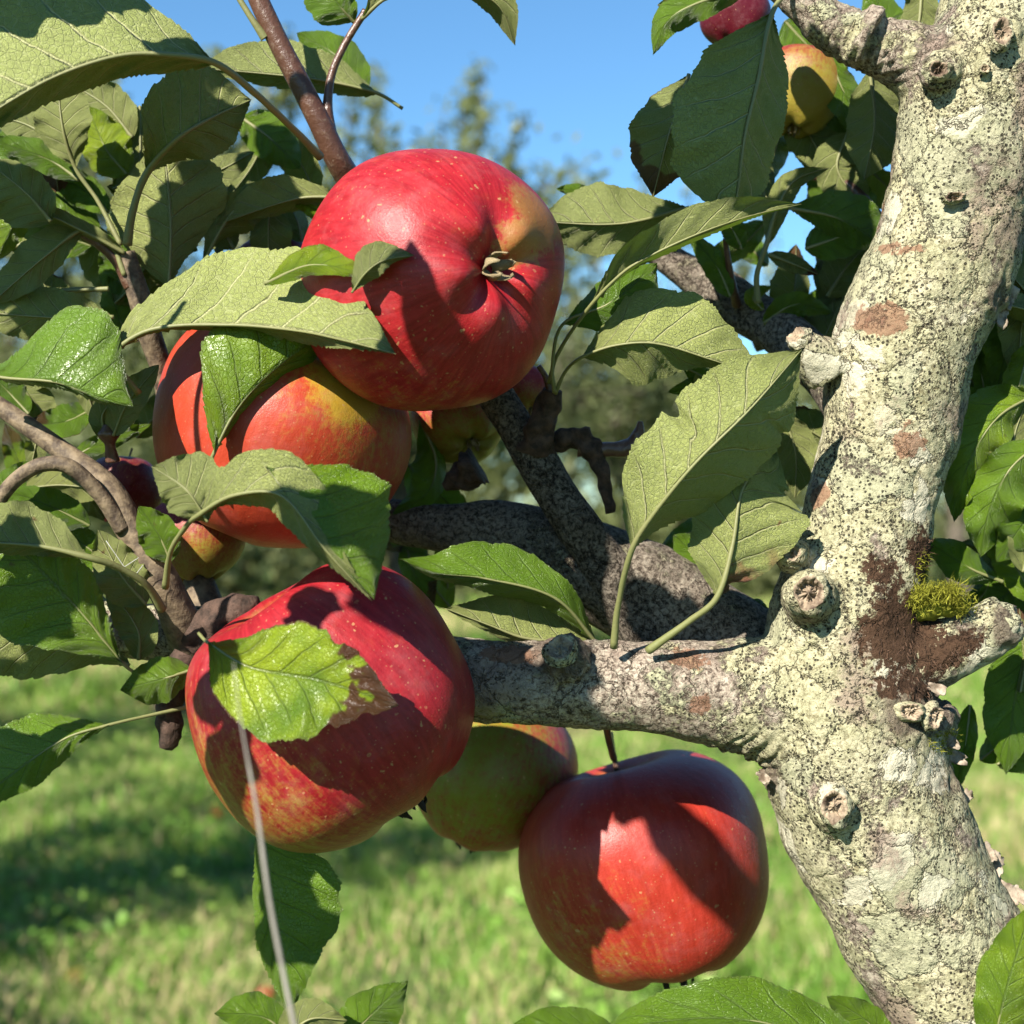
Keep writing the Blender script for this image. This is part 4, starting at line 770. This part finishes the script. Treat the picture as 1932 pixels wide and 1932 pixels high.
far_tree(4.6, 14.5, 4.3, 2.0, 12000, 'orchard tree out of focus to the right of the trunk', 14, shoots=26)
far_tree(-5.6, 15.5, 4.6, 2.2, 12000, 'orchard tree far back at the left', 15, shoots=26)
far_tree(-3.3, 2.3, 3.6, 1.3, 9000, 'orchard tree left of the picture that shades the grass', 16, shoots=16)
far_tree(-4.9, 5.4, 3.9, 1.7, 9000, 'orchard tree left of the picture, second in its row', 17, shoots=16)
def hedge(x0, x1, y, h, n, seed):
    r = np.random.default_rng(seed); root = empty('hedge', ((x0+x1)/2, y, 0), 'tall mixed hedge far behind along the end of the orchard', 'hedge')
    X = r.uniform(x0, x1, n); top = h * (.8 + .28 * np.array([noise.noise(Vector((a * .45, 1, 0))) + .5 * noise.noise(Vector((a * 1.7, 5, 0))) for a in X])); Z = top * r.uniform(0, 1, n); Y = y + r.normal(0, .8, n) - .6 * (1 - Z / h)
    v_, q_ = leafcards(np.stack([X, Y, Z], 1), .11, seed); o = fast_mesh('foliage', v_, q_, M_F2, root); o['kind'] = 'stuff'
    v_, q_ = [], []
    for i in range(int((x1 - x0) / 1.6)):
        xx = x0 + i * 1.6; a, b = tube_geo([(xx, y, -.1, .09), (xx + .1, y, 1.5, .07), (xx, y, h * .8, .03)], n=8, seg=8, photo=False, ns=.1); k = len(v_); v_ += a.tolist(); q_ += [tuple(j + k for j in f) for f in b]
    mesh_obj('stems', v_, q_, M_FB, root)
hedge(-20, 20, 21, 4.9, 80000, 21)

# ground and grass
g = NT('meadow'); co = g.n('ShaderNodeTexCoord').outputs['Object']; n1 = g.noise(co, .9, 4).outputs[0]; n2 = g.noise(co, 9, 4, .7).outputs[0]
c = g.mix(g.ss(n2, .3, .7), (0.045, 0.085, 0.015), (0.10, 0.17, 0.03)); c = g.mix(g.ss(n1, .45, .65, 0, .5), c, (0.20, 0.19, 0.08)); M_GROUND = g.done(g.pr(c, .9, .2, g.bump(n2, 1, .05), kf=.7))
nx = 90; gx = np.concatenate([np.linspace(-400, -30, 12), np.linspace(-28, 28, 66), np.linspace(30, 400, 12)]); gy = np.concatenate([np.linspace(-60, -2, 8), np.linspace(-1, 30, 62), np.linspace(34, 900, 20)])
GV = np.array([(a, b, .05 * noise.noise(Vector((a * .5, b * .5, 0))) - (0 if abs(a) < 29 and b < 31 else .0)) for b in gy for a in gx]); m_ = len(gx)
GQ = [(j*m_+i, j*m_+i+1, (j+1)*m_+i+1, (j+1)*m_+i) for j in range(len(gy)-1) for i in range(m_-1)]
tag(mesh_obj('ground', GV, GQ, M_GROUND), 'mown meadow grass floor of the orchard', kind='structure')
g = NT('grass_blades'); co = g.n('ShaderNodeTexCoord').outputs['Object']; n1 = g.noise(co, 1.3, 3).outputs[0]; n2 = g.noise(co, 25, 2).outputs[0]; dry = g.attr('dry', 'GEOMETRY')
c = g.mix(g.ss(n2, .3, .7), (0.09, 0.20, 0.02), (0.22, 0.39, 0.06)); c = g.mix(g.ss(n1, .42, .62, 0, .5), c, (0.26, 0.33, 0.08)); c = g.mix(dry, c, (0.56, 0.44, 0.24))
tr = g.n('ShaderNodeBsdfTranslucent'); g.set(tr.inputs[0], g.k(g.mix(.5, c, (0.25, .38, .05)), .95)); M_GRASS = g.done(g.ms(.35, g.pr(c, .55, .35, kf=.95), tr.outputs[0]))
def grass(n, y0, y1, seed, hgt, wid):
    r = np.random.default_rng(seed); Y = y0 + (y1 - y0) * r.uniform(0, 1, n) ** 1.15; X = (r.uniform(-1, 1, n)) * (Y * .40 + .8)
    dens = np.array([noise.noise(Vector((a * 1.6, b * 1.6, 3))) + .6 * noise.noise(Vector((a * 5, b * 5, 9))) for a, b in zip(X, Y)])
    k = dens > r.uniform(-.9, .15, n); X, Y, dens = X[k], Y[k], dens[k]; n = len(X); near = np.clip((4.9 - Y) / 1.5, 0, 1) * np.clip(.4 - X, 0, 1); h = hgt * r.uniform(.5, 1.3, n) * (1 + 1.0 * np.clip(dens, -.4, 1)); a = r.uniform(0, 6.28, n)
    ln = r.uniform(.2, 1.0, n) * h; w_ = wid * r.uniform(.6, 1.3, n); ax, ay = np.cos(a), np.sin(a); b = r.uniform(0, 6.28, n); lx, ly = np.cos(b) * ln, np.sin(b) * ln; z0 = np.full(n, -.03)
    P = lambda x_, y_, z_: np.stack([x_, y_, z_], 1)
    V_ = np.stack([P(X - ax * w_, Y - ay * w_, z0), P(X + ax * w_, Y + ay * w_, z0), P(X + ax * w_ * .8 + lx * .35, Y + ay * w_ * .8 + ly * .35, h * .6), P(X - ax * w_ * .8 + lx * .35, Y - ay * w_ * .8 + ly * .35, h * .6), P(X + lx, Y + ly, h)], 1).reshape(-1, 3)
    i = np.arange(n) * 5; T_ = np.concatenate([np.stack([i, i+1, i+2], 1), np.stack([i, i+2, i+3], 1), np.stack([i+3, i+2, i+4], 1)])
    return V_, T_, np.repeat((r.uniform(0, 1, n) < .16 + .25 * near + .35 * (np.sin(X * 1.1 + 2) * np.sin(Y * .9) > .4)).astype(np.float32), 5)
va, ta, da = grass(150000, 2.6, 9.5, 31, .07, .0028); vb, tb, db = grass(90000, 9, 27, 32, .12, .008)
o = fast_mesh('grass', np.concatenate([va, vb]), np.concatenate([ta, tb + len(va)]), M_GRASS, None, 3); at = o.data.attributes.new('dry', 'FLOAT', 'POINT'); at.data.foreach_set('value', np.concatenate([da, db])); tag(o, 'sunlit meadow grass with dry tufts', kind='stuff', cat='grass')
# broad-leaved weeds among the grass
r = np.random.default_rng(44); n = 5000; Y = r.uniform(3.2, 8.5, n); X = r.uniform(-1, .4, n) * (Y * .4); k = np.array([noise.noise(Vector((a * 1.1, b * 1.1, 20))) for a, b in zip(X, Y)]) > .02
C = np.stack([X[k], Y[k], r.uniform(.02, .13, k.sum())], 1); v_, q_ = leafcards(C, .022, 45, 1.5); o = fast_mesh('clover_patch', v_, q_, M_GRASS, None); tag(o, 'broad-leaved weeds growing in the grass', kind='stuff', cat='weeds')
# windfalls
ff = mat_apple('windfall_skin', (0, 0, 1), .15)
Va_, Fa_ = apple_geo(20, 14, seed=3); me = bpy.data.meshes.new('windfall'); me.from_pydata(Va_, [], Fa_); me.polygons.foreach_set('use_smooth', [True] * len(me.polygons)); me.materials.append(ff)
WL = ['orange windfall apple in the grass near the bottom left corner', 'red windfall apple in the grass at the bottom, left of the hanging leaf', 'windfall apple in the grass at the left edge below the shade', 'pink windfall apple far back, left of the pair under the brown apple', 'pink windfall apple far back under the folded leaf', 'farthest left of the distant windfalls under the shoot', 'most distant windfall apple right of the shoot', 'distant windfall apple just left of the lower left apple', 'windfall apple in the grass directly under the lower left apple', 'windfall apple in the grass right of the trunk base', 'windfall apple lying in the shaded grass below the small hanging leaf', 'windfall apple on the far grass under the left orchard tree, right one', 'windfall apple on the far grass under the left orchard tree, left one']
for i, (px, py) in enumerate([(148,1868),(500,1906),(60,1690),(455,1112),(512,1122),(430,1128),(470,1090),(560,1110),(410,1545),(1850,1820),(270,1330),(146,1300),(90,1300)]):
    yy = CAMH * F / (py - 966); o = bpy.data.objects.new('windfall_apple', me); COL.objects.link(o); o.location = ((px - 966) / F * yy, yy, .03); o.scale = (.032,) * 3; o.rotation_euler = (i, i * 2, i)
    tag(o, WL[i], 'apple', 'windfall apples in the grass')
